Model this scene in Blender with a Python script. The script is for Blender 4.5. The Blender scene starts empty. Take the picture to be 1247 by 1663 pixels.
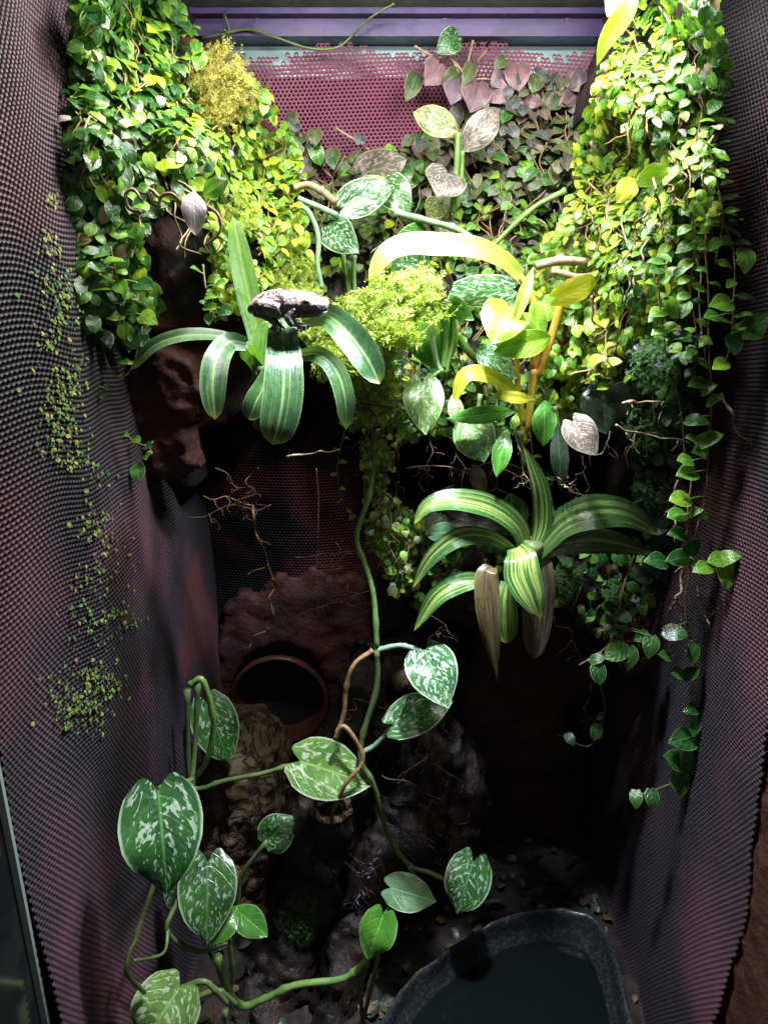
import bpy, math, random
import numpy as np
from mathutils import Vector, Matrix, noise, Quaternion
R = random.Random(7)
scene = bpy.context.scene
COL = scene.collection
# ---------------------------------------------------------------- camera
CAM = Vector((-.03, -.25, .68)); PITCH = math.radians(17); FPX = 1108.0
cd = bpy.data.cameras.new('camera'); cam = bpy.data.objects.new('camera', cd); COL.objects.link(cam)
cam.location = CAM; cam.rotation_euler = (math.pi/2 - PITCH, 0, 0)
cd.sensor_fit = 'VERTICAL'; cd.sensor_height = 36; cd.lens = 36 * FPX / 1663
cd.clip_start = .01; cd.clip_end = 20
scene.camera = cam
# ---------------------------------------------------------------- light
scene.view_settings.view_transform = 'Standard'; scene.view_settings.look = 'None'
scene.view_settings.exposure = 0; scene.view_settings.gamma = 1
w = bpy.data.worlds.new("World"); scene.world = w; w.use_nodes = True
bg = w.node_tree.nodes['Background']; bg.inputs[0].default_value = (.62, .6, .7, 1); bg.inputs[1].default_value = .035
def lamp(name, loc, tgt, power, sx, sy, col, spread=180):
    l = bpy.data.lights.new(name, 'AREA'); l.shape = 'RECTANGLE'; l.size = sx; l.size_y = sy
    l.energy = power; l.color = col; l.spread = math.radians(spread)
    o = bpy.data.objects.new(name, l); COL.objects.link(o); o.location = loc
    o.rotation_euler = (Vector(tgt) - Vector(loc)).to_track_quat('-Z', 'Y').to_euler()
    return o
lamp('grow_lamp', (-.085, .19, .905), (-.06, .24, .3), 2.0, .09, .07, (1, .97, .93))
lamp('grow_lamp', (.10, .21, .905), (.06, .24, .3), 2.15, .09, .07, (1, .97, .93))
lamp('violet_lamp', (.02, .16, .905), (-.01, .20, .1), 1.7, .03, .03, (.78, .84, 1), 75)
lamp('front_fill', (.05, -.75, 1.0), (0, .3, .35), .75, .6, .6, (.95, .92, 1))  # soft fill added in front to lift the lower leaves
lamp('lid_fill', (0, .30, .926), (0, .40, .97), 2.2, .3, .02, (.95, .97, .9))  # added lamp facing up at the plate so the lid screen reads brighter
try:
    scene.cycles.max_bounces = 5; scene.cycles.diffuse_bounces = 2; scene.cycles.glossy_bounces = 2
    scene.cycles.transmission_bounces = 3; scene.cycles.transparent_max_bounces = 6
    scene.cycles.caustics_reflective = False; scene.cycles.caustics_refractive = False
    scene.cycles.sample_clamp_indirect = 3
except Exception: pass
# ---------------------------------------------------------------- pixel (1247x1663 photograph) to a point at a depth
cp, sp = math.cos(PITCH), math.sin(PITCH)
def RAY(px, py):
    x = px - 623.5; yc = 831.5 - py
    return Vector((x, yc*sp + FPX*cp, yc*cp - FPX*sp))
def P(px, py, Y):
    d = RAY(px, py); return CAM + d * ((Y - CAM.y) / d.y)
def PXW(px, py, X):
    d = RAY(px, py); return CAM + d * ((X - CAM.x) / d.x)
def PZ(px, py, Z):
    d = RAY(px, py); return CAM + d * ((Z - CAM.z) / d.z)
def MP(py, Y):                                     # metres per photo pixel at this depth
    return (Y - CAM.y) / RAY(623, py).y
# ---------------------------------------------------------------- materials
class NT:
    def __init__(s, name):
        s.m = bpy.data.materials.new(name); s.m.use_nodes = True; s.t = s.m.node_tree
        s.b = s.t.nodes['Principled BSDF']; s.out = s.t.nodes['Material Output']
    def n(s, typ, ins=None, **props):
        nd = s.t.nodes.new('ShaderNode' + typ)
        for k, v in props.items(): setattr(nd, k, v)
        for k, v in (ins or {}).items(): s.set(nd.inputs[k], v)
        return nd
    def set(s, sock, v):
        if isinstance(v, bpy.types.NodeSocket): s.t.links.new(v, sock)
        elif isinstance(v, bpy.types.Node): s.t.links.new(v.outputs[0], sock)
        else:
            if isinstance(v, (tuple, list)) and len(v) == 3 and sock.type == 'RGBA': v = (*v, 1)
            sock.default_value = v
    def math(s, op, a, b=0.0, c=0.0, clamp=False):
        nd = s.n('Math', operation=op, use_clamp=clamp)
        s.set(nd.inputs[0], a); s.set(nd.inputs[1], b)
        if op in ('MULTIPLY_ADD', 'SMOOTH_MIN'): s.set(nd.inputs[2], c)
        return nd.outputs[0]
    def mr(s, v, a, b, c=0., d=1.):
        nd = s.n('MapRange', {0: v, 1: a, 2: b, 3: c, 4: d}, interpolation_type='SMOOTHSTEP'); return nd.outputs[0]
    def mix(s, f, a, b, mode='MIX'):
        nd = s.n('Mix', data_type='RGBA', blend_type=mode)
        s.set(nd.inputs[0], f); s.set(nd.inputs[6], a); s.set(nd.inputs[7], b); return nd.outputs[2]
    def noise(s, vec, scale, detail=3., rough=.55, dist=0.):
        nd = s.n('TexNoise', {'Scale': scale, 'Detail': detail, 'Roughness': rough, 'Distortion': dist})
        if vec is not None: s.set(nd.inputs['Vector'], vec)
        return nd.outputs['Fac']
    def comb(s, x, y, z):
        return s.n('CombineXYZ', {0: x, 1: y, 2: z}).outputs[0]
    def bump(s, h, strength, dist=.001, prev=None):
        nd = s.n('Bump', {'Height': h, 'Strength': strength, 'Distance': dist})
        if prev is not None: s.set(nd.inputs['Normal'], prev)
        return nd.outputs[0]
def leafm(name, base, dark, kind='plain', rough=.32, trans=.25, edge=None, silver=(.50, .62, .50), var=.5, mid=None, veins=14., amount=.5):
    q = NT(name)
    uv = q.n('UVMap').outputs[0]; sx = q.n('SeparateXYZ', {0: uv})
    u, v = sx.outputs[0], sx.outputs[1]
    sgn = q.math('SUBTRACT', u, .5); s_ = q.math('ABSOLUTE', q.math('MULTIPLY', sgn, 2.))
    oi = q.n('ObjectInfo').outputs['Random']; ri = q.n('NewGeometry').outputs['Random Per Island']
    rnd = q.math('FRACT', q.math('ADD', oi, q.math('MULTIPLY', ri, 7.13)))
    co = q.n('TexCoord').outputs['Object']
    n1 = q.noise(q.comb(u, v, q.math('MULTIPLY', rnd, 20.)), 3.)
    col = q.mix(q.mr(n1, .35, .65), dark, base)
    col = q.mix(1., col, q.n('CombineColor', {0: q.mr(rnd, 0, 1, 1-var, 1+var), 1: q.mr(rnd, 0, 1, 1-.5*var, 1+.5*var), 2: 1.}).outputs[0], 'MULTIPLY')
    diag = q.math('SUBTRACT', v, q.math('MULTIPLY', s_, .38))
    vein = q.mr(q.math('SINE', q.math('MULTIPLY', diag, veins*6.283/1.4)), .75, 1., 0., -.8)
    hgt = vein
    if kind == 'silver':
        side = q.math('MULTIPLY', q.math('SIGN', sgn), 3.)
        vec = q.comb(q.math('ADD', q.math('MULTIPLY', s_, 3.4), side), q.math('MULTIPLY', q.math('SUBTRACT', v, q.math('MULTIPLY', s_, .30)), 8.), q.math('MULTIPLY', rnd, 30.))
        nz = q.noise(vec, 1.75, 2.2, .55, .6)
        inner = q.math('MULTIPLY', q.mr(q.math('ADD', s_, q.math('MULTIPLY', q.noise(vec, .9), .3)), 1.12, .85), q.mr(s_, .02, .10))
        th = .60 - .14*amount
        f = q.math('MULTIPLY', q.mr(nz, th, th+.035), inner)
        f2 = q.math('MULTIPLY', f, q.mr(q.noise(vec, 6.), .3, .6, .65, 1.))
        col = q.mix(f2, col, silver)
    elif kind in ('stripe', 'band'):
        vec = q.comb(q.math('MULTIPLY', u, 9. if kind == 'stripe' else 4.), q.math('MULTIPLY', v, .5), q.math('MULTIPLY', rnd, 30.))
        nz = q.noise(vec, 1.6, 2.)
        f = q.mr(nz, .50, .58)
        if kind == 'band':
            f = q.math('ADD', q.math('MULTIPLY', f, .32), q.math('MULTIPLY', q.mr(s_, .10, .04), .75))
        else:
            f = q.math('MULTIPLY', q.math('MAXIMUM', f, q.mr(s_, .14, .06)), q.mr(s_, .92, .7))
        col = q.mix(f, col, silver)
        fine = q.math('SINE', q.math('MULTIPLY', u, 160.))
        hgt = q.math('MULTIPLY', fine, .5)
        col = q.mix(q.math('MULTIPLY', q.mr(fine, .2, 1.), .12), col, (.25, .4, .15))
        col = q.mix(q.mr(v, .90, 1.0, 0, .7), col, (.30, .42, .05))
    elif kind == 'dead':
        vec = q.comb(q.math('MULTIPLY', u, 12.), q.math('MULTIPLY', v, 1.2), q.math('MULTIPLY', rnd, 30.))
        col = q.mix(q.mr(q.noise(vec, 2.), .4, .65), col, silver)
        col = q.mix(q.mr(q.noise(q.comb(u, v, rnd), 14.), .62, .7), col, (.03, .02, .015))
    else:
        col = q.mix(q.math('MULTIPLY', vein, -.22), col, silver)
    if mid is None: mid = tuple(min(1, c*1.6+.03) for c in base)
    if kind in ('plain', 'silver'):
        col = q.mix(q.mr(s_, .05, .015), col, mid)
    if edge: col = q.mix(q.mr(s_, .90, .98), col, edge)
    # small blemishes
    bl = q.mr(q.noise(q.comb(u, v, q.math('MULTIPLY', rnd, 50.)), 9., 1.), .74, .79)
    col = q.mix(q.math('MULTIPLY', bl, .6), col, (.14, .09, .03))
    q.set(q.b.inputs['Base Color'], col)
    q.set(q.b.inputs['Roughness'], q.mr(q.noise(co, 300.), .3, .7, rough*.7, rough*1.35))
    q.b.inputs['Specular IOR Level'].default_value = .6
    nb = q.bump(q.math('ADD', hgt, q.math('MULTIPLY', q.noise(q.comb(u, v, rnd), 9.), 2.)), .35, .0006)
    q.set(q.b.inputs['Normal'], nb)
    tr = q.n('BsdfTranslucent', {'Color': q.mix(1., col, (1.3, 1.4, .6), 'MULTIPLY')})
    ms = q.n('MixShader', {0: trans}); q.t.links.new(q.b.outputs[0], ms.inputs[1]); q.t.links.new(tr.outputs[0], ms.inputs[2])
    q.t.links.new(ms.outputs[0], q.out.inputs[0])
    return q.m
def simple(name, c1, c2, scale=40., rough=.7, bscale=200., bstr=.5, bdist=.001, detail=5., lo=.35, hi=.65, spec=.4, stretch=None, metallic=0):
    q = NT(name); co = q.n('TexCoord').outputs['Object']
    if stretch:
        co = q.n('Mapping', {'Vector': co, 'Scale': stretch}).outputs[0]
    col = q.mix(q.mr(q.noise(co, scale, detail, .6), lo, hi), c1, c2)
    q.set(q.b.inputs['Base Color'], col); q.b.inputs['Metallic'].default_value = metallic
    q.set(q.b.inputs['Roughness'], q.mr(q.noise(co, scale*3), .3, .7, rough*.75, min(1, rough*1.2)))
    q.b.inputs['Specular IOR Level'].default_value = spec
    q.set(q.b.inputs['Normal'], q.bump(q.noise(co, bscale, 6., .65), bstr, bdist))
    return q.m
M = {}
M['fig_deep'] = leafm('fig_deep', (.035, .125, .018), (.015, .06, .015), veins=6, edge=(.16, .30, .06), silver=(.12, .26, .06), rough=.26)
M['fig_mid'] = leafm('fig_mid', (.14, .30, .025), (.07, .19, .02), veins=6, edge=(.3, .45, .08), silver=(.22, .4, .06), rough=.27)
M['fig_lime'] = leafm('fig_lime', (.36, .48, .03), (.20, .36, .025), veins=5, edge=(.5, .6, .1), silver=(.5, .62, .1), rough=.33, trans=.35)
M['fig_mauve'] = leafm('fig_mauve', (.105, .08, .075), (.05, .06, .038), veins=6, edge=(.18, .14, .13), silver=(.19, .14, .14), rough=.4, trans=.12)
M['fig_pink'] = leafm('fig_pink', (.45, .32, .30), (.3, .3, .2), veins=5, edge=(.6, .45, .4), silver=(.6, .5, .45), rough=.3)
M['pothos'] = leafm('pothos', (.035, .13, .020), (.018, .075, .018), 'silver', veins=9, edge=(.33, .45, .26), silver=(.34, .46, .32), var=.25, rough=.3, trans=.15, amount=.28)
M['pothos_light'] = leafm('pothos_light', (.13, .27, .05), (.08, .19, .035), 'silver', veins=9, edge=(.4, .5, .3), silver=(.44, .53, .32), var=.2, rough=.3, trans=.2, amount=.38)
M['pothos_white'] = leafm('pothos_white', (.05, .17, .04), (.03, .11, .03), 'silver', veins=9, edge=(.5, .62, .42), silver=(.42, .52, .40), var=.2, rough=.28, amount=.5)
M['pothos_yellow'] = leafm('pothos_yellow', (.18, .24, .04), (.11, .18, .03), 'silver', veins=9, edge=(.7, .58, .2), silver=(.66, .62, .40), var=.2, rough=.35, amount=.5)
M['pothos_mauve'] = leafm('pothos_mauve', (.13, .12, .09), (.09, .10, .065), 'silver', veins=9, edge=(.32, .26, .19), silver=(.38, .27, .27), var=.2, rough=.4, amount=.6)
M['pothos_plain'] = leafm('pothos_plain', (.10, .30, .035), (.05, .20, .025), veins=7, edge=(.25, .45, .12), silver=(.16, .4, .07), var=.15, rough=.22)
M['pothos_pale'] = leafm('pothos_pale', (.17, .32, .15), (.11, .24, .10), veins=7, edge=(.4, .5, .35), silver=(.25, .4, .24), var=.1, rough=.3)
M['purple_leaf'] = leafm('purple_leaf', (.17, .095, .125), (.10, .065, .075), veins=9, edge=(.28, .17, .19), silver=(.08, .04, .06), mid=(.06, .03, .04), var=.25, rough=.45, trans=.1)
M['olive_leaf'] = leafm('olive_leaf', (.095, .12, .04), (.05, .085, .03), veins=9, edge=(.3, .26, .15), silver=(.06, .09, .03), var=.25, rough=.4)
M['lime'] = leafm('lime', (.20, .37, .025), (.14, .31, .02), veins=10, edge=(.5, .58, .08), silver=(.42, .54, .06), var=.12, rough=.35, trans=.4)
M['yellow'] = leafm('yellow', (.52, .50, .04), (.42, .46, .035), veins=10, edge=(.62, .6, .1), silver=(.55, .55, .08), var=.08, rough=.35, trans=.4)
M['cream'] = leafm('cream', (.34, .38, .07), (.30, .35, .05), veins=14, edge=(.6, .62, .16), silver=(.6, .62, .2), var=.06, rough=.35, trans=.35)
M['strap'] = leafm('strap', (.038, .125, .035), (.02, .075, .025), 'band', edge=(.16, .25, .10), silver=(.27, .37, .14), var=.15, rough=.30, trans=.15)
M['strap_bright'] = leafm('strap_bright', (.10, .26, .03), (.06, .17, .03), 'band', silver=(.3, .45, .1), var=.15, rough=.3, trans=.35)
M['striped'] = leafm('striped', (.05, .17, .03), (.025, .10, .02), 'stripe', silver=(.33, .43, .11), edge=(.06, .18, .04), var=.12, rough=.24, trans=.2)
M['striped_dark'] = leafm('striped_dark', (.022, .07, .015), (.014, .045, .012), 'stripe', silver=(.12, .18, .05), edge=(.03, .08, .02), var=.12, rough=.24, trans=.1)
M['dead'] = leafm('dead', (.12, .085, .035), (.07, .05, .025), 'dead', silver=(.22, .17, .07), var=.15, rough=.3, trans=.15)
M['dead_dark'] = leafm('dead_dark', (.055, .04, .025), (.03, .022, .016), 'dead', silver=(.10, .08, .045), var=.15, rough=.3, trans=.12)
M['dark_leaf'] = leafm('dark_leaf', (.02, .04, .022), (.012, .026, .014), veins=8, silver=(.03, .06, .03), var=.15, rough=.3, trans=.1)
M['brown_leaf'] = leafm('brown_leaf', (.13, .085, .03), (.07, .045, .02), veins=8, silver=(.2, .14, .06), var=.3, rough=.45)
M['moss'] = leafm('moss', (.38, .46, .07), (.20, .31, .04), veins=3, silver=(.45, .5, .12), var=.45, rough=.6, trans=.3)
M['moss_brown'] = leafm('moss_brown', (.34, .33, .05), (.22, .17, .03), veins=3, silver=(.45, .4, .1), var=.5, rough=.6, trans=.3)
M['moss_green'] = leafm('moss_green', (.07, .18, .03), (.03, .09, .02), veins=3, silver=(.1, .22, .05), var=.5, rough=.5, trans=.2)
M['stem_green'] = simple('stem_green', (.10, .21, .05), (.18, .30, .08), 60, .35, 300, .3)
M['stem_dull'] = simple('stem_dull', (.075, .12, .04), (.13, .17, .06), 60, .4, 300, .4)
M['stem_blue'] = simple('stem_blue', (.17, .29, .17), (.26, .38, .24), 60, .35, 300, .3)
M['stem_orange'] = simple('stem_orange', (.42, .20, .035), (.40, .36, .045), 25, .35, 300, .3)
M['stem_brown'] = simple('stem_brown', (.16, .09, .035), (.27, .17, .07), 60, .6, 400, .7)
M['root_pale'] = simple('root_pale', (.20, .14, .09), (.34, .26, .15), 90, .6, 400, .7)
M['root_dark'] = simple('root_dark', (.07, .035, .02), (.16, .09, .05), 90, .6, 400, .7)
M['root_violet_lit'] = simple('root_violet_lit', (.16, .11, .16), (.30, .22, .32), 90, .5, 400, .7)  # violet light patch painted into the rootlet colour
M['foam'] = simple('foam', (.012, .008, .010), (.11, .024, .017), 11, .75, 160, .9, .003, lo=.42, hi=.62)
M['foam_red'] = simple('foam_red', (.022, .008, .008), (.07, .018, .013), 26, .7, 180, .9, .003)
M['foam_back'] = simple('foam_back', (.012, .008, .012), (.06, .014, .014), 9, .75, 180, .9, .003, lo=.45, hi=.62)
M['wood_dark'] = simple('wood_dark', (.006, .005, .005), (.036, .022, .016), 22, .45, 110, 1., .004, stretch=(1, 1, .35))
M['bark'] = simple('bark', (.045, .026, .014), (.21, .135, .06), 38, .6, 120, 1., .004)
def barkm():
    q = NT('bark'); co = q.n('TexCoord').outputs['Object']
    w1 = q.n('VectorMath', {0: co, 1: q.n('VectorMath', {0: q.n('TexNoise', {'Vector': co, 'Scale': 30.}).outputs['Color'], 3: .02}, operation='SCALE').outputs[0]}, operation='ADD').outputs[0]
    w2 = q.n('Mapping', {'Vector': w1, 'Scale': (1, 1, .55)}).outputs[0]
    vo = q.math('ABSOLUTE', q.math('SUBTRACT', q.noise(w2, 42, 4, .6, .8), .5))
    crack = q.mr(vo, .0, .045)
    n1 = q.noise(co, 38, 6, .65)
    col = q.mix(q.mr(n1, .35, .65), (.07, .042, .022), (.20, .135, .065))
    col = q.mix(q.mr(q.noise(co, 22, 3), .62, .72), col, (.34, .22, .07))
    col = q.mix(crack, (.035, .02, .012), col)
    q.set(q.b.inputs['Base Color'], col); q.b.inputs['Roughness'].default_value = .65
    nb = q.bump(crack, .9, .003); nb = q.bump(q.noise(co, 240, 6, .7), .9, .002, nb); q.set(q.b.inputs['Normal'], nb); return q.m
M['bark'] = barkm()
M['soil'] = simple('soil', (.006, .005, .006), (.035, .022, .018), 60, .8, 250, 1., .003)
M['terracotta'] = simple('terracotta', (.045, .015, .010), (.08, .024, .014), 30, .5, 200, .3)
M['pipe_dark'] = simple('pipe_dark', (.008, .008, .012), (.02, .016, .02), 30, .6, 200, .3)
M['plastic'] = simple('plastic', (.055, .036, .11), (.09, .06, .16), 25, .35, 500, .15)
M['reflector_plate'] = simple('reflector_plate', (.10, .10, .09), (.16, .16, .14), 30, .6, 200, .2)
M['pane'] = simple('pane', (.22, .33, .35), (.30, .42, .44), 6, .16, 60, .05)
M['screen'] = simple('screen', (.12, .12, .12), (.2, .2, .19), 60, .45, 300, .3)
M['bowl'] = simple('bowl', (.012, .015, .017), (.05, .058, .058), 300, .28, 260, .6, .0008, detail=8., lo=.42, hi=.78)
M['side_foam'] = simple('side_foam', (.05, .018, .012), (.09, .033, .02), 60, .6, 130, 1., .004)
def netm():
    q = NT('netting'); co = q.n('TexCoord').outputs['Object']
    col = q.mix(q.mr(q.noise(co, 5, 3), .34, .54), (.088, .038, .050), (.022, .019, .024))
    col = q.mix(q.mr(q.noise(co, 6, 2), .58, .68), col, (.085, .030, .028))
    col = q.mix(q.mr(q.noise(co, 420, 2), .45, .7, 0, .5), col, (.02, .014, .02))
    q.set(q.b.inputs['Base Color'], col); q.b.inputs['Roughness'].default_value = .55; q.b.inputs['Specular IOR Level'].default_value = .28
    q.set(q.b.inputs['Normal'], q.bump(q.noise(co, 900, 3), .4, .0006)); return q.m
M['netting'] = netm()
def netb():
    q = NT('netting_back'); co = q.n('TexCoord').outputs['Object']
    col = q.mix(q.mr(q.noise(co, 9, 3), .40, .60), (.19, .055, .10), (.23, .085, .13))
    q.set(q.b.inputs['Base Color'], col); q.b.inputs['Roughness'].default_value = .5
    q.set(q.b.inputs['Normal'], q.bump(q.noise(co, 900, 3), .4, .0006)); return q.m
M['netting_back'] = netb()
M['netting_shaded'] = simple('netting_shaded', (.005, .004, .006), (.075, .020, .022), 9, .7, 900, .3, .0005, lo=.46, hi=.62, spec=.15)  # near-black tone is painted shade below ledge and columns, with reddish patches
M['foam_black'] = simple('foam_black', (.006, .005, .006), (.022, .014, .014), 30, .85, 140, 1., .004, spec=.2)
def glassm(name, tint, rough, alpha):
    q = NT(name); q.b.inputs['Base Color'].default_value = (*tint, 1); q.b.inputs['Roughness'].default_value = rough
    q.b.inputs['Transmission Weight'].default_value = alpha; q.b.inputs['IOR'].default_value = 1.33
    return q
q = glassm('water', (.004, .006, .006), .05, .0)
co = q.n('TexCoord').outputs['Object']; q.set(q.b.inputs['Normal'], q.bump(q.noise(co, 40, 2), .08, .002)); M['water'] = q.m
q = NT('door_glass'); q.b.inputs['Base Color'].default_value = (.04, .055, .05, 1); q.b.inputs['Roughness'].default_value = .08
co = q.n('TexCoord').outputs['Object']
q.set(q.b.inputs['Base Color'], q.mix(q.mr(q.noise(co, 14, 3), .45, .7), (.012, .014, .016), (.05, .065, .05))); M['door_glass'] = q.m
q = NT('glass_edge'); q.b.inputs['Base Color'].default_value = (.30, .36, .33, 1); q.b.inputs['Roughness'].default_value = .2; M['glass_edge'] = q.m
def frogm():
    q = NT('frog_skin'); co = q.n('TexCoord').outputs['Object']
    sx = q.n('SeparateXYZ', {0: co})
    n1 = q.noise(co, 130, 2, .5, .6); n2 = q.noise(co, 420, 3)
    col = q.mix(q.mr(n1, .46, .51), (.07, .042, .038), (.30, .25, .23))
    col = q.mix(q.mr(n2, .52, .7, 0, .5), col, (.34, .24, .28))
    col = q.mix(q.math('MULTIPLY', q.mr(sx.outputs[2], .0035, -.0005), q.mr(n1, .35, .65, .0, .85)), col, (.045, .055, .055))
    q.set(q.b.inputs['Base Color'], col); q.b.inputs['Roughness'].default_value = .25
    v = q.n('TexVoronoi', {'Vector': co, 'Scale': 700.}); q.set(q.b.inputs['Normal'], q.bump(v.outputs[0], .5, .0005)); return q.m
M['frog_skin'] = frogm()
M['frog_eye'] = simple('frog_eye', (.30, .20, .12), (.55, .42, .25), 500, .1, 900, .1)
M['pupil'] = simple('pupil', (.005, .005, .005), (.01, .01, .01), 50, .05, 900, .05)
# ---------------------------------------------------------------- mesh helpers
def link(o, parent=None):
    COL.objects.link(o)
    if parent is not None: o.parent = parent
    return o
class MB:
    def __init__(s): s.v = []; s.f = []; s.uv = []
    def add(s, vs, fs, uvs=None):
        k = len(s.v); s.v += vs; s.f += [tuple(i + k for i in f) for f in fs]
        s.uv += uvs if uvs else [(.5, .5)] * len(vs)
    def mesh(s, name, mt, org=(0, 0, 0), smooth=True):
        org = Vector(org); me = bpy.data.meshes.new(name)
        me.from_pydata([tuple(v - org) for v in s.v], [], s.f)
        ul = me.uv_layers.new(name='UVMap')
        li = np.empty(len(me.loops), dtype=np.int32); me.loops.foreach_get('vertex_index', li)
        ul.data.foreach_set('uv', np.array(s.uv, dtype=np.float32)[li].ravel())
        if smooth: me.polygons.foreach_set('use_smooth', [True]*len(me.polygons))
        me.materials.append(mt); me.update(); return me
    def build(s, name, mt, parent=None, smooth=True, stuff=False, org=None):
        o = parent.location if parent is not None else (org or (0, 0, 0))
        ob = bpy.data.objects.new(name, s.mesh(name, M[mt] if isinstance(mt, str) else mt, o, smooth))
        if parent is None: ob.location = o
        link(ob, parent)
        if stuff: ob['kind'] = 'stuff'
        return ob
def tag(o, label=None, cat=None, group=None, kind=None):
    if label: o['label'] = label
    if cat: o['category'] = cat
    if group: o['group'] = group
    if kind: o['kind'] = kind
    return o
def thing(name, label, cat, loc, group=None):
    o = bpy.data.objects.new(name, None); o.location = loc; o.empty_display_size = .01; link(o)
    return tag(o, label, cat, group)
def cr(pts, n):                                    # Catmull-Rom through the points, n samples
    if len(pts) == 2: return [pts[0].lerp(pts[1], i/(n-1)) for i in range(n)]
    p = [pts[0]*2 - pts[1]] + list(pts) + [pts[-1]*2 - pts[-2]]; out = []; m = len(pts) - 1
    for i in range(n):
        t = i/(n-1)*m; k = min(int(t), m-1); t -= k; a, b, c, d = p[k:k+4]
        out.append(.5*((2*b) + (c-a)*t + (2*a-5*b+4*c-d)*t*t + (3*b-a-3*c+d)*t**3))
    return out
def tube(mb, pts, r0, r1=None, sides=6, n=None, jit=0., knots=0):
    r1 = r0 if r1 is None else r1
    q = cr(pts, n or max(4, (len(pts)-1)*6+1)); m = len(q); vs = []; fs = []; uvs = []
    up = Vector((.3, .9, .2)).normalized()
    for i, c in enumerate(q):
        t = (q[min(i+1, m-1)] - q[max(i-1, 0)]).normalized()
        if abs(t.dot(up)) > .95: up = Vector((1, 0, .2)).normalized()
        a = t.cross(up).normalized(); b = t.cross(a)
        r = r0 + (r1-r0)*i/(m-1)
        if knots and i % knots == 0: r *= 1.35
        for k in range(sides):
            th = 2*math.pi*k/sides
            rr = r*(1 + (noise.noise(c*180 + Vector((k*3., 0, 0)))*jit if jit else 0))
            vs.append(c + a*math.cos(th)*rr + b*math.sin(th)*rr); uvs.append((k/sides, i/(m-1)))
    for i in range(m-1):
        for k in range(sides):
            k2 = (k+1) % sides; fs.append((i*sides+k, i*sides+k2, (i+1)*sides+k2, (i+1)*sides+k))
    fs.append(tuple(range(sides-1, -1, -1))); fs.append(tuple(range((m-1)*sides, m*sides)))
    mb.add(vs, fs, uvs)
PROF = {
 'heart': ([0, .08, .2, .35, .5, .65, .8, .91, 1], [.60, .83, .97, 1, .93, .76, .48, .22, .0]),
 'round': ([0, .08, .2, .4, .6, .75, .88, .95, 1], [.45, .75, .95, 1, .92, .74, .46, .26, .0]),
 'oval': ([0, .08, .2, .4, .55, .7, .85, .94, 1], [.06, .38, .74, 1, .98, .82, .5, .25, .0]),
 'strap': ([0, .1, .3, .55, .75, .88, .96, 1], [.55, .62, .82, 1, .97, .8, .45, .0]),
 'taper': ([0, .1, .3, .5, .7, .85, .95, 1], [.50, .62, .88, 1, .82, .52, .22, .0]),
 'lance': ([0, .1, .3, .5, .7, .85, 1], [.12, .5, .95, 1, .75, .4, .0])}
def ribbon(mb, mids, sidev, nrm, hw, shape, fold=.15, lobe=0., nu=2, wave=0., cup=0., seed=0.):
    """one leaf: midrib points, side and normal vector per point, half width in metres"""
    xs, ys = PROF[shape]; m = len(mids); ns = 2*nu+1; vs = []; uvs = []; fs = []
    ln = sum((mids[i+1]-mids[i]).length for i in range(m-1))
    for i in range(m):
        t = i/(m-1); wd = float(np.interp(t, xs, ys))*hw
        tg = (mids[min(i+1, m-1)] - mids[max(i-1, 0)]).normalized()
        for j in range(ns):
            s = (j-nu)/nu; a = abs(s)
            off = -lobe*ln*math.sin(math.pi*min(1, a*.82))*(1-t)**3.2
            z = a*wd*math.sin(fold) - cup*a*a*wd
            if wave: z += wave*hw*a*a*math.sin(9*t + seed + (2 if s > 0 else 0))
            vs.append(mids[i] + sidev[i]*(s*wd*math.cos(fold)) + nrm[i]*z + tg*off)
            uvs.append(((s+1)/2*.998+.001, t))
    for i in range(m-1):
        for j in range(ns-1):
            a = i*ns+j; fs.append((a, a+1, a+ns+1, a+ns))
    mb.add(vs, fs, uvs)
def frames(mids, roll, twist=0., ref=None):
    S = []; N = []; m = len(mids)
    for i, c in enumerate(mids):
        t = (mids[min(i+1, m-1)] - mids[max(i-1, 0)]).normalized()
        v = ((CAM - c).normalized() if ref is None else ref)
        s = t.cross(v)
        if s.length < .05: s = S[-1] if S else Vector((1, 0, 0))
        s.normalize()
        if S and s.dot(S[-1]) < 0: s = -s
        qn = Quaternion(t, math.radians(roll + twist*i/(m-1))); s = qn @ s
        n = s.cross(t); n.normalize()
        if n.dot(qn @ v) < 0: n = -n
        S.append(s); N.append(n)
    return S, N
def hleaf(parent, mt, b, t, wpx, Y, shape='heart', roll=0., tilt=.5, fold=.18, bend=.10, lobe=None, wave=.10, name='leaf', curl=.0, thick=True):
    """leaf from base pixel b to tip pixel t, wpx wide, around depth Y"""
    bp = P(*b, Y); L = math.hypot(t[0]-b[0], t[1]-b[1]); lm = L*MP(b[1], Y)
    dy = -tilt*lm*((t[1]-b[1])/max(L, 1))
    tp = P(*t, Y+dy); mid = (bp+tp)/2
    S, N = frames([bp, tp], roll)
    mids = cr([bp, mid + N[0]*bend*lm, tp - N[0]*curl*lm], 13)
    S, N = frames(mids, roll)
    if lobe is None: lobe = {'heart': .17, 'round': .08}.get(shape, 0.)
    mb = MB(); ribbon(mb, mids, S, N, wpx/2*MP((b[1]+t[1])/2, Y+dy/2), shape, fold, lobe, 4, wave, seed=b[0]*.37, cup=.12)
    return mb.build(name, mt, parent)
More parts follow.
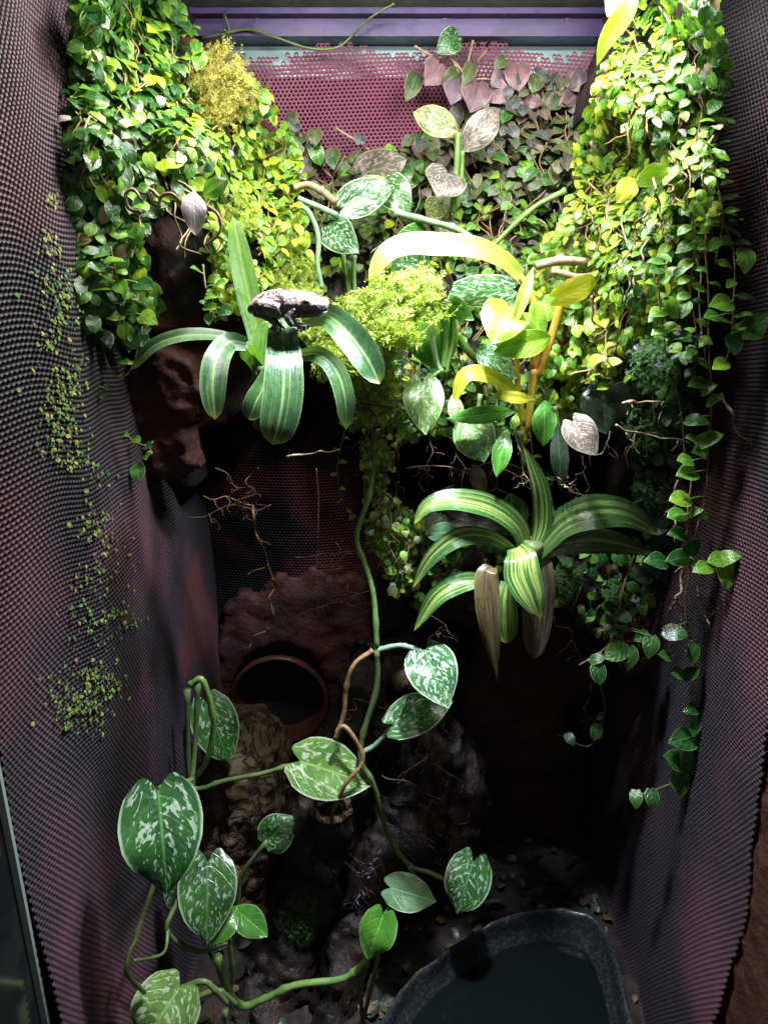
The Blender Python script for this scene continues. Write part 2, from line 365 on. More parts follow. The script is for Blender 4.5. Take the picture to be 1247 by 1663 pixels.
def sleaf(parent, mt, pts, wpx, shape='strap', roll=0., twist=0., fold=.2, wave=.04, n=22, name='leaf'):
    """long leaf through (px, py, Y) points"""
    w = [P(*p) for p in pts]; mids = cr(w, n); S, N = frames(mids, roll, twist)
    mb = MB(); ribbon(mb, mids, S, N, wpx/2*MP(pts[len(pts)//2][1], pts[len(pts)//2][2]), shape, fold, 0, 3, wave, seed=pts[0][0]*.3)
    return mb.build(name, mt, parent)
def stem(parent, mt, pts, rpx, r1px=None, Y=None, name='stem', sides=8, knots=0, n=None):
    pts = [(p[0], p[1], p[2] if len(p) > 2 else Y) for p in pts]
    s = MP(pts[0][1], pts[0][2]); mb = MB()
    tube(mb, [P(*p) for p in pts], rpx*s, (r1px or rpx)*s, sides, n=n, jit=.25, knots=knots or (11 if name == 'stem' else 0))
    return mb.build(name, mt, parent)
# unit leaves shared by the small creeping plants
def unit_leaf(name, mt, shape, wd, fold, bend, lobe, nseg=7):
    mids = cr([Vector((0, 0, 0)), Vector((0, .5, bend)), Vector((0, 1, -.02))], nseg)
    mb = MB(); ribbon(mb, mids, [Vector((1, 0, 0))]*nseg, [Vector((0, 0, 1))]*nseg, wd/2, shape, fold, lobe, 2, .06, .1)
    return mb.mesh(name, M[mt])
M['moss_speck'] = leafm('moss_speck', (.17, .34, .04), (.08, .18, .03), veins=3, var=.6, rough=.6)
M['moss_speck_yellow'] = leafm('moss_speck_yellow', (.30, .36, .05), (.18, .15, .05), veins=3, var=.6, rough=.6)
UL = {}
for mt in ('fig_deep', 'fig_mid', 'fig_lime', 'fig_mauve', 'fig_pink', 'dark_leaf', 'brown_leaf', 'purple_leaf', 'olive_leaf', 'moss_speck', 'moss_speck_yellow'):
    UL[mt] = [unit_leaf('small_leaf', mt, sh, wd, fo, be, lo) for sh, wd, fo, be, lo in
              (('round', .80, .15, .10, .08), ('heart', .85, .22, .07, .12), ('round', .66, .30, .05, .05), ('heart', .74, .10, .16, .10))]
def basis(pos, d, n, size):
    y = d.normalized(); z = (n - y*n.dot(y))
    if z.length < 1e-4: z = Vector((0, -1, .1)) - y*Vector((0, -1, .1)).dot(y)
    z.normalize(); x = y.cross(z)
    m = Matrix((x*size, y*size, z*size)).transposed().to_4x4(); m.translation = pos; return m
def put_leaf(parent, mt, pos, d, n, size, rng=R, name='leaf'):
    o = bpy.data.objects.new(name, rng.choice(UL[mt])); link(o, parent)
    m = basis(pos - parent.location, d, n, size); o.matrix_basis = m; return o
def join_leaves(parent, name, items, mt, org=None, label=None):
    """many leaves of one material as one mesh; items = (variant, matrix)"""
    groups = {}
    for k, mx in items: groups.setdefault(k, []).append(mx)
    V = []; F = []; U = []; base = 0; o = np.array(parent.location if parent else (0, 0, 0))
    for k, ms in groups.items():
        me = UL[mt][k] if isinstance(k, int) else k
        co = np.empty(len(me.vertices)*3); me.vertices.foreach_get('co', co); co = co.reshape(-1, 3)
        lp = np.array([p.vertices[:] for p in me.polygons]); uv = np.empty(len(me.loops)*2); me.uv_layers[0].data.foreach_get('uv', uv)
        for m in ms:
            a = np.array(m); V.append(co @ a[:3, :3].T + a[:3, 3] - o); F.append(lp + base); U.append(uv); base += len(co)
    V = np.concatenate(V); F = np.concatenate(F); U = np.concatenate(U)
    me = bpy.data.meshes.new(name); me.vertices.add(len(V)); me.vertices.foreach_set('co', V.ravel())
    me.loops.add(F.size); me.loops.foreach_set('vertex_index', F.ravel().astype(np.int32))
    me.polygons.add(len(F)); me.polygons.foreach_set('loop_start', np.arange(len(F), dtype=np.int32)*4)
    ul = me.uv_layers.new(name='UVMap'); ul.data.foreach_set('uv', U.astype(np.float32))
    me.polygons.foreach_set('use_smooth', [True]*len(F)); me.materials.append(M[mt]); me.update(calc_edges=True); me.validate()
    ob = bpy.data.objects.new(name, me); link(ob, parent); ob['kind'] = 'stuff'
    return ob
def idw(ctrl):
    def f(x, y):
        a = b = 0.
        for cx, cy, v in ctrl:
            w = 1/((x-cx)**2 + (y-cy)**2 + 400)**1.3; a += w*v; b += w
        return a/b
    return f
def inside(poly, x, y):
    c = False; n = len(poly)
    for i in range(n):
        x1, y1 = poly[i]; x2, y2 = poly[(i+1) % n]
        if (y1 > y) != (y2 > y) and x < (x2-x1)*(y-y1)/(y2-y1)+x1: c = not c
    return c
def resample(poly, step):
    out = []
    for i in range(len(poly)):
        a, b = poly[i], poly[(i+1) % len(poly)]; L = math.hypot(b[0]-a[0], b[1]-a[1]); k = max(1, int(L/step))
        out += [(a[0]+(b[0]-a[0])*j/k, a[1]+(b[1]-a[1])*j/k) for j in range(k)]
    return out
def mound(mb, poly, Yf, back, step=9, rough=.004, edge=30, bulge=.02, nscale=60):
    """a solid lump: front sheet over the outline, rounded away towards its edge, closed back to depth 'back'"""
    xs = [p[0] for p in poly]; ys = [p[1] for p in poly]; bd = np.array(resample(poly, 6))
    X = np.arange(min(xs), max(xs)+step, step); Yp = np.arange(min(ys), max(ys)+step, step)
    idx = {}; vs = []; fs = []
    for j, y in enumerate(Yp):
        for i, x in enumerate(X):
            if inside(poly, x, y):
                d = np.min(np.hypot(bd[:, 0]-x, bd[:, 1]-y)); e = max(0, 1-d/edge)
                yy = Yf(x, y) + bulge*e*e
                p = P(x, y, yy); p.y += noise.fractal(p*nscale, 1., 2., 4)*rough
                idx[i, j] = len(vs); vs.append(p)
    border = {}
    for (i, j), a in list(idx.items()):
        if (i+1, j) in idx and (i, j+1) in idx and (i+1, j+1) in idx:
            q4 = (a, idx[i, j+1], idx[i+1, j+1], idx[i+1, j]); fs.append(q4)
            for k in range(4):
                e = (q4[k], q4[(k+1) % 4])
                if (e[1], e[0]) in border: del border[(e[1], e[0])]
                else: border[e] = 1
    rings = {}
    def ring(v):
        if v not in rings:
            p = vs[v]; r = []
            for t in (.33, .66, 1.):
                q_ = p.copy(); q_.y = p.y + (back-p.y)*t
                q_ += noise.noise_vector(q_*70)*.003; q_.y = min(q_.y, .447); r.append(len(vs)); vs.append(q_)
            rings[v] = [v]+r
        return rings[v]
    for (a, b) in list(border):
        ra, rb = ring(a), ring(b)
        for k in range(3): fs.append((ra[k], ra[k+1], rb[k+1], rb[k]))
    mb.add(vs, fs)
def box(mb, a, b):
    x0, y0, z0 = a; x1, y1, z1 = b
    v = [Vector(p) for p in ((x0,y0,z0),(x1,y0,z0),(x1,y1,z0),(x0,y1,z0),(x0,y0,z1),(x1,y0,z1),(x1,y1,z1),(x0,y1,z1))]
    mb.add(v, [(0,3,2,1),(4,5,6,7),(0,1,5,4),(1,2,6,5),(2,3,7,6),(3,0,4,7)])
# ---------------------------------------------------------------- the tank
XW, YB, ZT = .225, .45, .918
def net(name, fn, nu, nv, mt, open_=.60, h=.0009, cut=None):
    """perforated netting: staggered hexagonal cells with a hole, ridges raised; fn(u,v)->(pos,normal) arrays, u,v in cells"""
    J, I = np.meshgrid(np.arange(nv), np.arange(nu), indexing='ij')
    cu = (I + .5*(J % 2)).ravel(); cv = J.ravel().astype(float)
    hx = np.array([0, .5, .5, 0, -.5, -.5]); hy = np.array([2/3, 1/3, -1/3, -2/3, -1/3, 1/3])
    U = np.concatenate([cu[:, None]+hx, cu[:, None]+hx*open_*1.12, cu[:, None]+hx*open_*.9], 1)
    V = np.concatenate([cv[:, None]+hy, cv[:, None]+hy*open_*.80, cv[:, None]+hy*open_*.6], 1)
    H = np.concatenate([np.full((len(cu), 6), 1.), np.full((len(cu), 6), .45), np.full((len(cu), 6), -.8)], 1)*h
    if cut is not None:
        keep = cut(cu, cv); U, V, H = U[keep], V[keep], H[keep]
    pos, nr = fn(U, V); pos = pos + nr*H[..., None]; n = len(U)
    q4 = np.array([[k, (k+1) % 6, 6+(k+1) % 6, 6+k] for k in range(6)] + [[6+k, 6+(k+1) % 6, 12+(k+1) % 6, 12+k] for k in range(6)])
    F = (np.arange(n)[:, None, None]*18 + q4[None]).reshape(-1, 4)
    me = bpy.data.meshes.new(name); me.vertices.add(n*18); me.vertices.foreach_set('co', pos.reshape(-1))
    me.loops.add(F.size); me.loops.foreach_set('vertex_index', F.ravel().astype(np.int32))
    me.polygons.add(len(F)); me.polygons.foreach_set('loop_start', np.arange(len(F), dtype=np.int32)*4)
    me.materials.append(M[mt]); me.update(calc_edges=True)
    return link(bpy.data.objects.new(name, me))
def foldL(y, z): return .0022*np.sin(y*26+1+z*5) + .0035*np.sin(z*9+y*14) + .0012*np.sin(z*31-y*40)
PU, PV = .0039, .0030
def left_fn(U, V):
    y = .041 + U*PU; z = .02 + V*PV + .005*np.sin(y*22) + .002*np.sin(y*70)
    x = -XW + .0085 + foldL(y, z)
    pos = np.stack([x, y, z], -1); nr = np.zeros_like(pos); nr[..., 0] = 1; return pos, nr
def right_fn(U, V):
    y = .118 + U*PU; z = .02 + V*PV - .004*np.sin(y*30)
    x = XW - .0085 - foldL(y+.2, z+.3)
    pos = np.stack([x, y, z], -1); nr = np.zeros_like(pos); nr[..., 0] = -1; return pos, nr
def back_fn(U, V):
    x = -XW + U*.0039; z = .335 + V*.0031 + .003*np.sin(x*22+1)
    y = YB - .012 - .004*np.sin(x*30+z*12)
    pos = np.stack([x, y, z], -1); nr = np.zeros_like(pos); nr[..., 1] = -1; return pos, nr
tag(net('left_wall_netting', left_fn, 104, 298, 'netting', .66), 'dark mauve plastic netting draped over the left side wall', kind='structure')
def edge_cut(cu, cv): return cu > 1.5 + 1.5*np.sin(cv*.06) + .4*np.sin(cv*.2)
tag(net('right_wall_netting', right_fn, 84, 298, 'netting', .66, cut=edge_cut), 'dark mauve plastic netting draped over the right side wall', kind='structure')
rr = np.random.RandomState(3)
def top_cut(cu, cv): return cv < 180 - (rr.rand(len(cv)) < .5)*rr.rand(len(cv))*2.5 + 1.5*np.sin(cu*.2)
tag(net('back_lower_netting', back_fn, 115, 182, 'netting_shaded', .66, cut=lambda cu, cv: cv < 110), 'netting on the lower back wall with shade painted in around reddish patches', kind='structure')
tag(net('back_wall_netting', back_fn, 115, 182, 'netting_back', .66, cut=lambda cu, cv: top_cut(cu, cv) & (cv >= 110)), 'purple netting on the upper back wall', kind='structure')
def struct(name, mb, mt, label=None, smooth=False):
    return tag(mb.build(name, mt, None, smooth), label, kind='structure')
mb = MB(); box(mb, (-XW-.012, 0.036, -.01), (-XW-.003, YB+.02, ZT+.02)); struct('left_wall', mb, 'foam')
mb = MB(); box(mb, (XW+.003, .0, -.01), (XW+.012, YB+.02, ZT+.02)); struct('right_wall', mb, 'side_foam')
# brown foam at the front right, pitted
mb = MB(); n1, n2 = 26, 110; vs = []; fs = []
for j in range(n2+1):
    for i in range(n1+1):
        y = -.02 + i/n1*.165; z = -.0 + j/n2*.92; d = noise.fractal(Vector((0, y*60, z*60)), 1, 2, 4)
        vs.append(Vector((XW-.0045 + .003*d, y, z)))
for j in range(n2):
    for i in range(n1): a = j*(n1+1)+i; fs.append((a, a+n1+1, a+n1+2, a+1))
mb.add(vs, fs); struct('right_foam_wall', mb, 'side_foam', smooth=True)
mb = MB(); box(mb, (-XW-.002, YB+.001, .0), (XW+.002, YB+.008, ZT)); struct('back_wall', mb, 'pane', 'pale teal glass of the back wall above the netting')
mb = MB(); vs = []; fs = []; n1, n2 = 60, 110
for j in range(n2+1):
    for i in range(n1+1):
        x = -XW+.001 + i/n1*(2*XW-.002); z = .03+j/n2*.842; vs.append(Vector((x, YB-.004-.002*abs(noise.fractal(Vector((x*40, 0, z*40)), 1, 2, 3)), z)))
for j in range(n2):
    for i in range(n1): a = j*(n1+1)+i; fs.append((a, a+1, a+n1+2, a+n1+1))
mb.add(vs, fs); struct('back_foam_wall', mb, 'foam_back', smooth=True)
# soil
mb = MB(); vs = []; fs = []; n1, n2 = 90, 90
for j in range(n2+1):
    for i in range(n1+1):
        x = -XW + i/n1*2*XW; y = .0 + j/n2*YB; z = .045 + .012*noise.fractal(Vector((x*25, y*25, 0)), 1, 2, 5)
        vs.append(Vector((x, y, z)))
for j in range(n2):
    for i in range(n1): a = j*(n1+1)+i; fs.append((a, a+1, a+n1+2, a+n1+1))
mb.add(vs, fs); struct('ground', mb, 'soil', 'dark soil at the bottom of the tank', smooth=True)
# lid frame and screen
fr = thing('lid_frame', 'dark violet plastic bar of the lid across the top of the back wall', 'frame', (0, YB, .9))
mb = MB(); box(mb, (-XW, .428, .899), (XW, .4495, .9075)); mb.build('lower_bar', 'plastic', fr, False)
mb = MB(); box(mb, (-XW, .434, .9077), (XW, .4495, .914)); box(mb, (-XW, .431, .9075), (XW, .4338, .9095)); mb.build('middle_bar', 'plastic', fr, False)
mb = MB(); box(mb, (-XW, .424, .9142), (XW, .4495, .9185)); mb.build('upper_bar', 'plastic', fr, False)
for x in (-.14, .02, .125):
    mb = MB(); box(mb, (x, .4325, .9085), (x+.004, .434, .914)); mb.build('clip', 'plastic', fr, False)
mb = MB(); box(mb, (.155, .426, .8975), (.20, .4278, .906)); mb.build('latch', 'plastic', fr, False)
def lid_fn(U, V):
    x = -XW + U*.0026; y = .27 + V*.0022; z = np.full_like(x, ZT+.004)
    pos = np.stack([x, y, z], -1); nr = np.zeros_like(pos); nr[..., 2] = -1; return pos, nr
sc_ = net('lid_screen', lid_fn, 173, 78, 'screen', .74, .0003)
tag(sc_, 'pale metal mesh screen of the lid above the violet frame', 'screen'); sc_['kind'] = 'structure'; del sc_['category']
mb = MB(); box(mb, (-XW, .25, ZT+.045), (XW, YB+.02, ZT+.049)); struct('lid_reflector', mb, 'reflector_plate', 'added grey reflector plate above the lid screen')  # plate added as a lit grey backing behind the screen
# glass door edge at the front left
g = thing('glass_door', 'dark reflective glass door edge at the lower left of the tank', 'door', (-XW, 0, .3))
mb = MB(); box(mb, (-XW-.004, -.06, .0), (-XW+.0005, .036, .9)); mb.build('pane', 'door_glass', g, False)
mb = MB(); box(mb, (-XW-.004, .0362, .0), (-XW+.004, .0385, .9)); mb.build('edge_strip', 'glass_edge', g, False)
# ---------------------------------------------------------------- foam columns and ledges
LD = idw([(130,0,.20),(290,0,.34),(130,250,.19),(300,250,.23),(380,150,.33),(460,250,.37),(130,480,.19),(400,480,.25),(500,450,.34),(250,400,.20),(490,600,.33)])
RD = idw([(1160,0,.20),(1010,0,.34),(1160,300,.19),(960,250,.34),(900,450,.30),(1050,450,.22),(1060,200,.24),(1120,600,.22),(1050,900,.30),(1000,700,.31)])
BD = idw([(500,250,.43),(740,150,.435),(900,150,.43),(700,300,.42),(900,300,.40),(560,450,.36),(700,450,.37),(850,450,.35),(600,650,.30),(750,650,.31),(900,650,.31)])
core = thing('foam_column', 'dark foam column under creeping fig along the left side of the tank', 'column', P(250, 300, .4))
mb = MB(); mound(mb, [(140,-30),(280,-30),(312,90),(380,130),(430,180),(455,250),(475,340),(480,430),(490,520),(470,600),(440,680),(330,700),(320,800),(210,800),(185,700),(175,560),(150,480),(140,300)],
      lambda x, y: LD(x, y)+.022 + (.03 if y > 540 else 0), .447, 8, .007); mb.build('foam_body', 'foam', core)
mb = MB(); mound(mb, [(215,560),(250,545),(318,575),(345,640),(312,700),(330,760),(280,790),(215,770),(195,690),(190,620)], lambda x, y: .245+(y-560)*.00012, .30, 6, .006, 24); mb.build('red_patch', 'foam_red', core)
core2 = thing('foam_column', 'dark foam column under creeping fig along the right side of the tank', 'column', P(1050, 300, .4))
mb = MB(); mound(mb, [(1020,-30),(1150,-30),(1155,300),(1130,480),(1105,700),(1085,950),(1075,1110),(1000,1120),(990,1010),(1010,700),(950,620),(900,560),(890,450),(940,340),(965,230),(985,110)],
      lambda x, y: RD(x, y)+.022, .447, 8, .007); mb.build('foam_body', 'foam', core2)
led = thing('planted_ledge', 'foam ledge covered in moss and small leaves across the middle of the back wall', 'ledge', P(720, 500, .44))
mb = MB(); mound(mb, [(500,420),(560,370),(700,350),(900,330),(960,420),(960,600),(940,680),(860,710),(700,700),(620,690),(560,620),(500,560)],
      lambda x, y: BD(x, y)+.02, .447, 8, .007); mb.build('foam_body', 'wood_dark', led)
led2 = thing('planted_ledge', 'lower wood and foam ledge that carries the striped plant', 'ledge', P(850, 930, .44))
L2 = lambda x, y: .305 + (y < 860)*(860-y)*.001
mb = MB(); mound(mb, [(630,830),(700,800),(860,830),(1010,870),(1060,920),(1050,985),(960,1000),(850,1010),(760,1020),(680,1000),(640,930)],
      L2, .447, 7, .007); mb.build('wood_body', 'wood_dark', led2)
mb = MB(); mound(mb, [(760,1010),(1040,980),(1075,1120),(930,1150),(935,1260),(860,1262),(800,1255),(760,1300),(740,1200),(745,1100)], lambda x, y: .40-(y-1000)*.00004, .447, 8, .005); mb.build('foam_body', 'foam_red', led2)
# red clay around the pipe mouth
def ring_poly(cx, cy, rx, ry, a0, a1, n): return [(cx+rx*math.cos(a0+(a1-a0)*i/n), cy+ry*math.sin(a0+(a1-a0)*i/n)) for i in range(n+1)]
hp = ring_poly(455, 1135, 76, 84, math.pi, 2*math.pi, 16)
clay = thing('clay_panel', 'dark red clay panel around the terracotta pipe mouth on the back wall', 'panel', P(460, 1050, .44))
mb = MB(); mound(mb, [(345,1130),(350,1050),(362,985),(390,955),(415,968),(450,925),(480,940),(505,915),(545,938),(575,925),(600,945),(610,1050),(590,1210),(540,1210)] + hp[::-1] + [(375,1210),(345,1210)], lambda x, y: .425, .447, 6, .004, 14, .006); mb.build('clay_body', 'foam_red', clay)
pipe = thing('terracotta_pipe', 'round terracotta pipe mouth set in the red clay behind the bark stump', 'pipe', P(455, 1130, .42))
c = P(455, 1135, .424); r_ = 80*MP(1135, .424)
mb = MB(); vs = []; fs = []; prof = [(.98, .0), (1.0, -.006), (.96, -.009), (.90, -.006), (.88, .001), (.87, .012), (.84, .021)]; nn = 48
for i in range(nn):
    a = 2*math.pi*i/nn
    for rr_, dy in prof: vs.append(Vector((c.x+math.cos(a)*rr_*r_, c.y+dy, c.z+math.sin(a)*rr_*r_*1.02)))
k = len(prof)
for i in range(nn):
    for j in range(k-1): a = i*k+j; b = ((i+1) % nn)*k+j; fs.append((a, b, b+1, a+1))
mb.add(vs, fs); mb.build('rim', 'terracotta', pipe)
mb = MB(); vs = [Vector((c.x, c.y+.0205, c.z))]+[Vector((c.x+math.cos(2*math.pi*i/nn)*.87*r_, c.y+.0195, c.z+math.sin(2*math.pi*i/nn)*.88*r_)) for i in range(nn)]
mb.add(vs, [(0, 1+i, 1+(i+1) % nn) for i in range(nn)]); mb.build('inner_disc', 'pipe_dark', pipe)
# ---------------------------------------------------------------- water bowl
bw = thing('water_bowl', 'dark grey corner shaped stone water bowl with uneven rim on the soil', 'bowl', PZ(850, 1600, .05))
ZB = .098
rim = [(560,1740),(600,1690),(650,1610),(700,1560),(760,1520),(820,1488),(880,1476),(935,1478),(975,1500),(1000,1550),(1015,1610),(1032,1680),(1045,1760),(1000,1830),(880,1860),(740,1850),(620,1810)]
rp = [PZ(x, y, ZB) for x, y in rim]; cen = sum(rp, Vector())/len(rp)
def closed(pts, n):
    m = len(pts); out = []
    for i in range(n):
        t = i/n*m; k = int(t); t -= k; a, b, c_, d = (pts[(k+o) % m] for o in (-1, 0, 1, 2))
        out.append(.5*((2*b)+(c_-a)*t+(2*a-5*b+4*c_-d)*t*t+(3*b-a-3*c_+d)*t**3))
    return out
ro = closed(rp, 120); lay = [(1.10, -.052), (1.06, -.03), (1.02, -.006), (1.0, .0), (.975, .0), (.955, -.004), (.945, -.012), (.925, -.019), (.90, -.022), (.87, -.030), (.78, -.040), (.4, -.043), (.05, -.043)]
mb = MB(); vs = []; fs = []
for i, p in enumerate(ro):
    for s, dz in lay:
        q_ = cen + (p-cen)*s; q_.z = ZB+dz; v = noise.noise_vector(q_*110)*.0012 + noise.noise_vector(q_*45)*.0022; 
        if s < .7: v *= .3
        vs.append(q_+v)
k = len(lay)
for i in range(120):
    for j in range(k-1): a = i*k+j; b = ((i+1) % 120)*k+j; fs.append((a, a+1, b+1, b))
mb.add(vs, fs); mb.build('stone_shell', 'bowl', bw)
mb = MB(); vs = [cen+Vector((0, 0, -.0290))] + [Vector(((cen+(p-cen)*.87).x, (cen+(p-cen)*.87).y, ZB-.0290)) for p in ro]
mb.add(vs, [(0, 1+i, 1+(i+1) % 120) for i in range(120)]); wt = mb.build('water', 'water', bw)
# ---------------------------------------------------------------- bark stump and driftwood
def lumpy(name, mt, parent, pts, rad, sides=28, n=40, amp=.25, sc=60, flat=1.):
    q_ = cr(pts, n); vs = []; fs = []
    for i, c in enumerate(q_):
        t = (q_[min(i+1, n-1)]-q_[max(i-1, 0)]).normalized(); a = t.cross(Vector((0, 1, .1))).normalized(); b = t.cross(a)
        r = float(np.interp(i/(n-1), np.linspace(0, 1, len(rad)), rad))
        for k in range(sides):
            th = 2*math.pi*k/sides; dr = a*math.cos(th)+b*math.sin(th)*flat
            p = c+dr*r; s = 1+amp*noise.fractal(Vector((p.x*sc, p.y*sc, p.z*sc*.45)), .8, 2., 5) - amp*.9*max(0, noise.noise(Vector((p.x*sc*3, p.y*sc*3, p.z*sc*.9)))-.2)
            vs.append(c+dr*r*s)
    for i in range(n-1):
        for k in range(sides): k2 = (k+1) % sides; fs.append((i*sides+k, i*sides+k2, (i+1)*sides+k2, (i+1)*sides+k))
    vs.append(q_[0]); vs.append(q_[-1])
    for k in range(sides): fs.append((len(vs)-2, (k+1) % sides, k)); fs.append((len(vs)-1, (n-1)*sides+k, (n-1)*sides+(k+1) % sides))
    mb = MB(); mb.add(vs, fs); return mb.build(name, mt, parent)
st = thing('bark_stump', 'rough brown bark stump standing in front of the terracotta pipe', 'stump', P(390, 1400, .36))
lumpy('bark', 'bark', st, [P(372,1470,.345), P(380,1390,.35), P(396,1310,.352), P(398,1245,.352), P(392,1205,.355), P(372,1172,.36), P(366,1160,.36)], [.040,.043,.048,.050,.046,.030,.012], 64, 120, .16, 70)
lumpy('bark_fold', 'bark', st, [P(335,1440,.33), P(370,1418,.315), P(412,1400,.33)], [.012,.022,.010], 20, 26, .3, 80)
dw = thing('driftwood', 'dark gnarled driftwood roots running down the middle of the tank', 'driftwood', P(560, 1500, .3))
lumpy('limb', 'wood_dark', dw, [P(610,1040,.36), P(600,1120,.345), P(560,1230,.33), P(520,1330,.315), P(510,1420,.30), P(470,1540,.27), P(430,1640,.24), P(410,1720,.22)], [.022,.030,.030,.034,.030,.032,.036,.04], 36, 110, .32, 55)
lumpy('limb', 'wood_dark', dw, [P(650,1080,.35), P(670,1180,.34), P(680,1280,.34), P(640,1380,.31), P(590,1470,.28), P(560,1560,.25), P(540,1700,.22)], [.016,.028,.036,.034,.022,.022,.024], 34, 90, .4, 60)
lumpy('limb', 'wood_dark', dw, [P(700,1150,.37), P(740,1230,.36), P(740,1330,.35), P(700,1420,.33)], [.02,.03,.03,.018], 30, 50, .4, 60)
lumpy('root_branch', 'wood_dark', dw, [P(500,1300,.29), P(490,1350,.285), P(500,1400,.28), P(540,1430,.27)], [.010,.013,.012,.006], 20, 30, .3, 90)
# the knot hole: a ring of bark with a dark centre
kb = MB(); kp = [P(537+28*math.cos(a), 1310+22*math.sin(a), .276) for a in [i*math.pi/6 for i in range(12)]]
tube(kb, kp+[kp[0]], .0045, .0045, 10, 40, jit=.7); kb.build('knot_ring', 'bark', dw)
lumpy('knot', 'pipe_dark', dw, [P(537,1310,.30), P(537,1310,.286), P(537,1310,.277)], [.012,.011,.004], 16, 10, .2, 90)
lumpy('rotten_wood', 'foam_red', dw, [P(615,1130,.33), P(630,1170,.32), P(618,1215,.32)], [.012,.016,.010], 20, 26, .4, 90)
lumpy('rotten_wood', 'bark', dw, [P(622,1075,.33), P(660,1095,.325), P(690,1110,.33)], [.012,.015,.009], 20, 26, .5, 110)
# moss covered branch in the middle
br = thing('mossy_branch', 'branch wrapped in pale green moss reaching out beside the frog', 'branch', P(600, 520, .3))
lumpy('branch_wood', 'wood_dark', br, [P(520,570,.26), P(570,545,.25), P(630,510,.245), P(690,475,.25), P(720,460,.27)], [.012,.013,.013,.013,.008], 18, 30, .3, 90)
# ---------------------------------------------------------------- moss
def frond_unit(name, mt, seed):
    r = random.Random(seed); mb = MB()
    for k in range(3):
        a = r.uniform(0, 6.28); d = Vector((math.cos(a)*.7, math.sin(a)*.7, r.uniform(.2, .9))).normalized()
        e = d*r.uniform(.7, 1.)+Vector((r.gauss(0, .12), r.gauss(0, .12), -.3)); mids = cr([Vector(), d*.5+Vector((0, 0, .1)), e], 8)
        S, N = frames(mids, 0, 0, Vector((.1, .2, 1)).normalized()); ribbon(mb, mids, S, N, .022, 'lance', .3, 0, 1)
        for t in range(1, 7):
            for sg in (-1, 1):
                p = mids[t]; L = .17*(1-abs(t-3)/6.)*r.uniform(.7, 1.2); q_ = p+S[t]*sg*L+(mids[t+1]-p).normalized()*.10+N[t]*r.uniform(-.05, .08)
                w_ = (mids[t+1]-p).normalized()*.032; mb.add([p-w_*.6, p.lerp(q_, .5)-w_, q_, p.lerp(q_, .5)+w_], [(0, 1, 2, 3)], [(.4, 0), (.3, .5), (.5, 1), (.7, .5)])
    return mb.mesh(name, M[mt])
FR = {m: [frond_unit('moss_frond', m, s) for s in range(4)] for m in ('moss', 'moss_brown', 'moss_green')}
def moss(label, mt, centres, n, size, parent=None, seed=1, up=.4, droop=0):
    """centres: (px, py, Y, radius px)"""
    r = random.Random(seed); items = []; wt = [c[3]**2 for c in centres]
    for _ in range(n):
        cx, cy, Y, rad = r.choices(centres, wt)[0]
        a = r.uniform(0, 6.28); q_ = math.sqrt(r.random())*rad; s = MP(cy, Y)
        h = math.sqrt(max(0, 1-(q_/rad)**2))*rad*s*.6
        p = P(cx+q_*math.cos(a), cy+q_*math.sin(a), Y) + Vector((0, -h, 0))
        nrm = Vector((math.cos(a)*q_/rad, -.8, -math.sin(a)*q_/rad+up)).normalized()
        d = Vector((r.gauss(0, 1), r.gauss(0, 1), r.gauss(-droop, 1)))
        items.append((r.choice(FR[mt]), basis(p, d, nrm, size*r.uniform(.5, 1.3))))
    o = join_leaves(parent, 'moss_clump' if parent is None else 'moss', items, mt)
    if parent is None: tag(o, label, 'moss')
    return o
moss('', 'moss', [(550,560,.25,38),(590,525,.24,42),(640,492,.235,40),(680,470,.24,30),(600,560,.24,26),(520,535,.25,26)], 620, .0125, br, 3, .3, 1.2)
moss('', 'moss', [(600,575,.235,30),(560,590,.24,26),(640,540,.23,24),(690,505,.24,16),(618,640,.27,26)], 420, .019, br, 4, 0, 2.4)
moss('orange brown moss cushion among fig leaves on the left column', 'moss_brown', [(362,112,.312,26),(372,155,.305,34),(355,190,.295,22),(395,150,.32,20),(340,140,.295,16)], 330, .013, None, 5, .1, 3)
moss('yellow green moss growing low on the left column beside the tall strap leaf', 'moss', [(450,400,.32,34),(470,450,.32,36),(440,470,.30,26),(395,350,.27,24),(500,500,.30,26)], 420, .011, None, 6)
moss('pale moss hanging in threads below the centre of the ledge', 'moss', [(605,610,.262,34),(600,670,.265,24),(630,640,.27,22),(625,870,.285,24),(645,920,.285,20),(615,740,.27,16),(660,850,.29,20),(612,800,.275,12)], 520, .011, None, 7, 0, 2)
moss('dark green moss tuft on driftwood near the tank floor', 'moss_green', [(485,1500,.26,30),(500,1475,.26,20)], 260, .0065, None, 8)
moss('small green moss cushion on the lower ledge right of striped plant', 'moss_green', [(920,935,.295,24),(910,950,.29,20),(1000,960,.29,24),(700,860,.30,30)], 420, .006, None, 9)
moss('dark moss on the right column in shade', 'moss_green', [(1060,590,.215,40),(1055,690,.26,40),(1060,800,.29,34),(1100,650,.235,26)], 500, .007, None, 10)
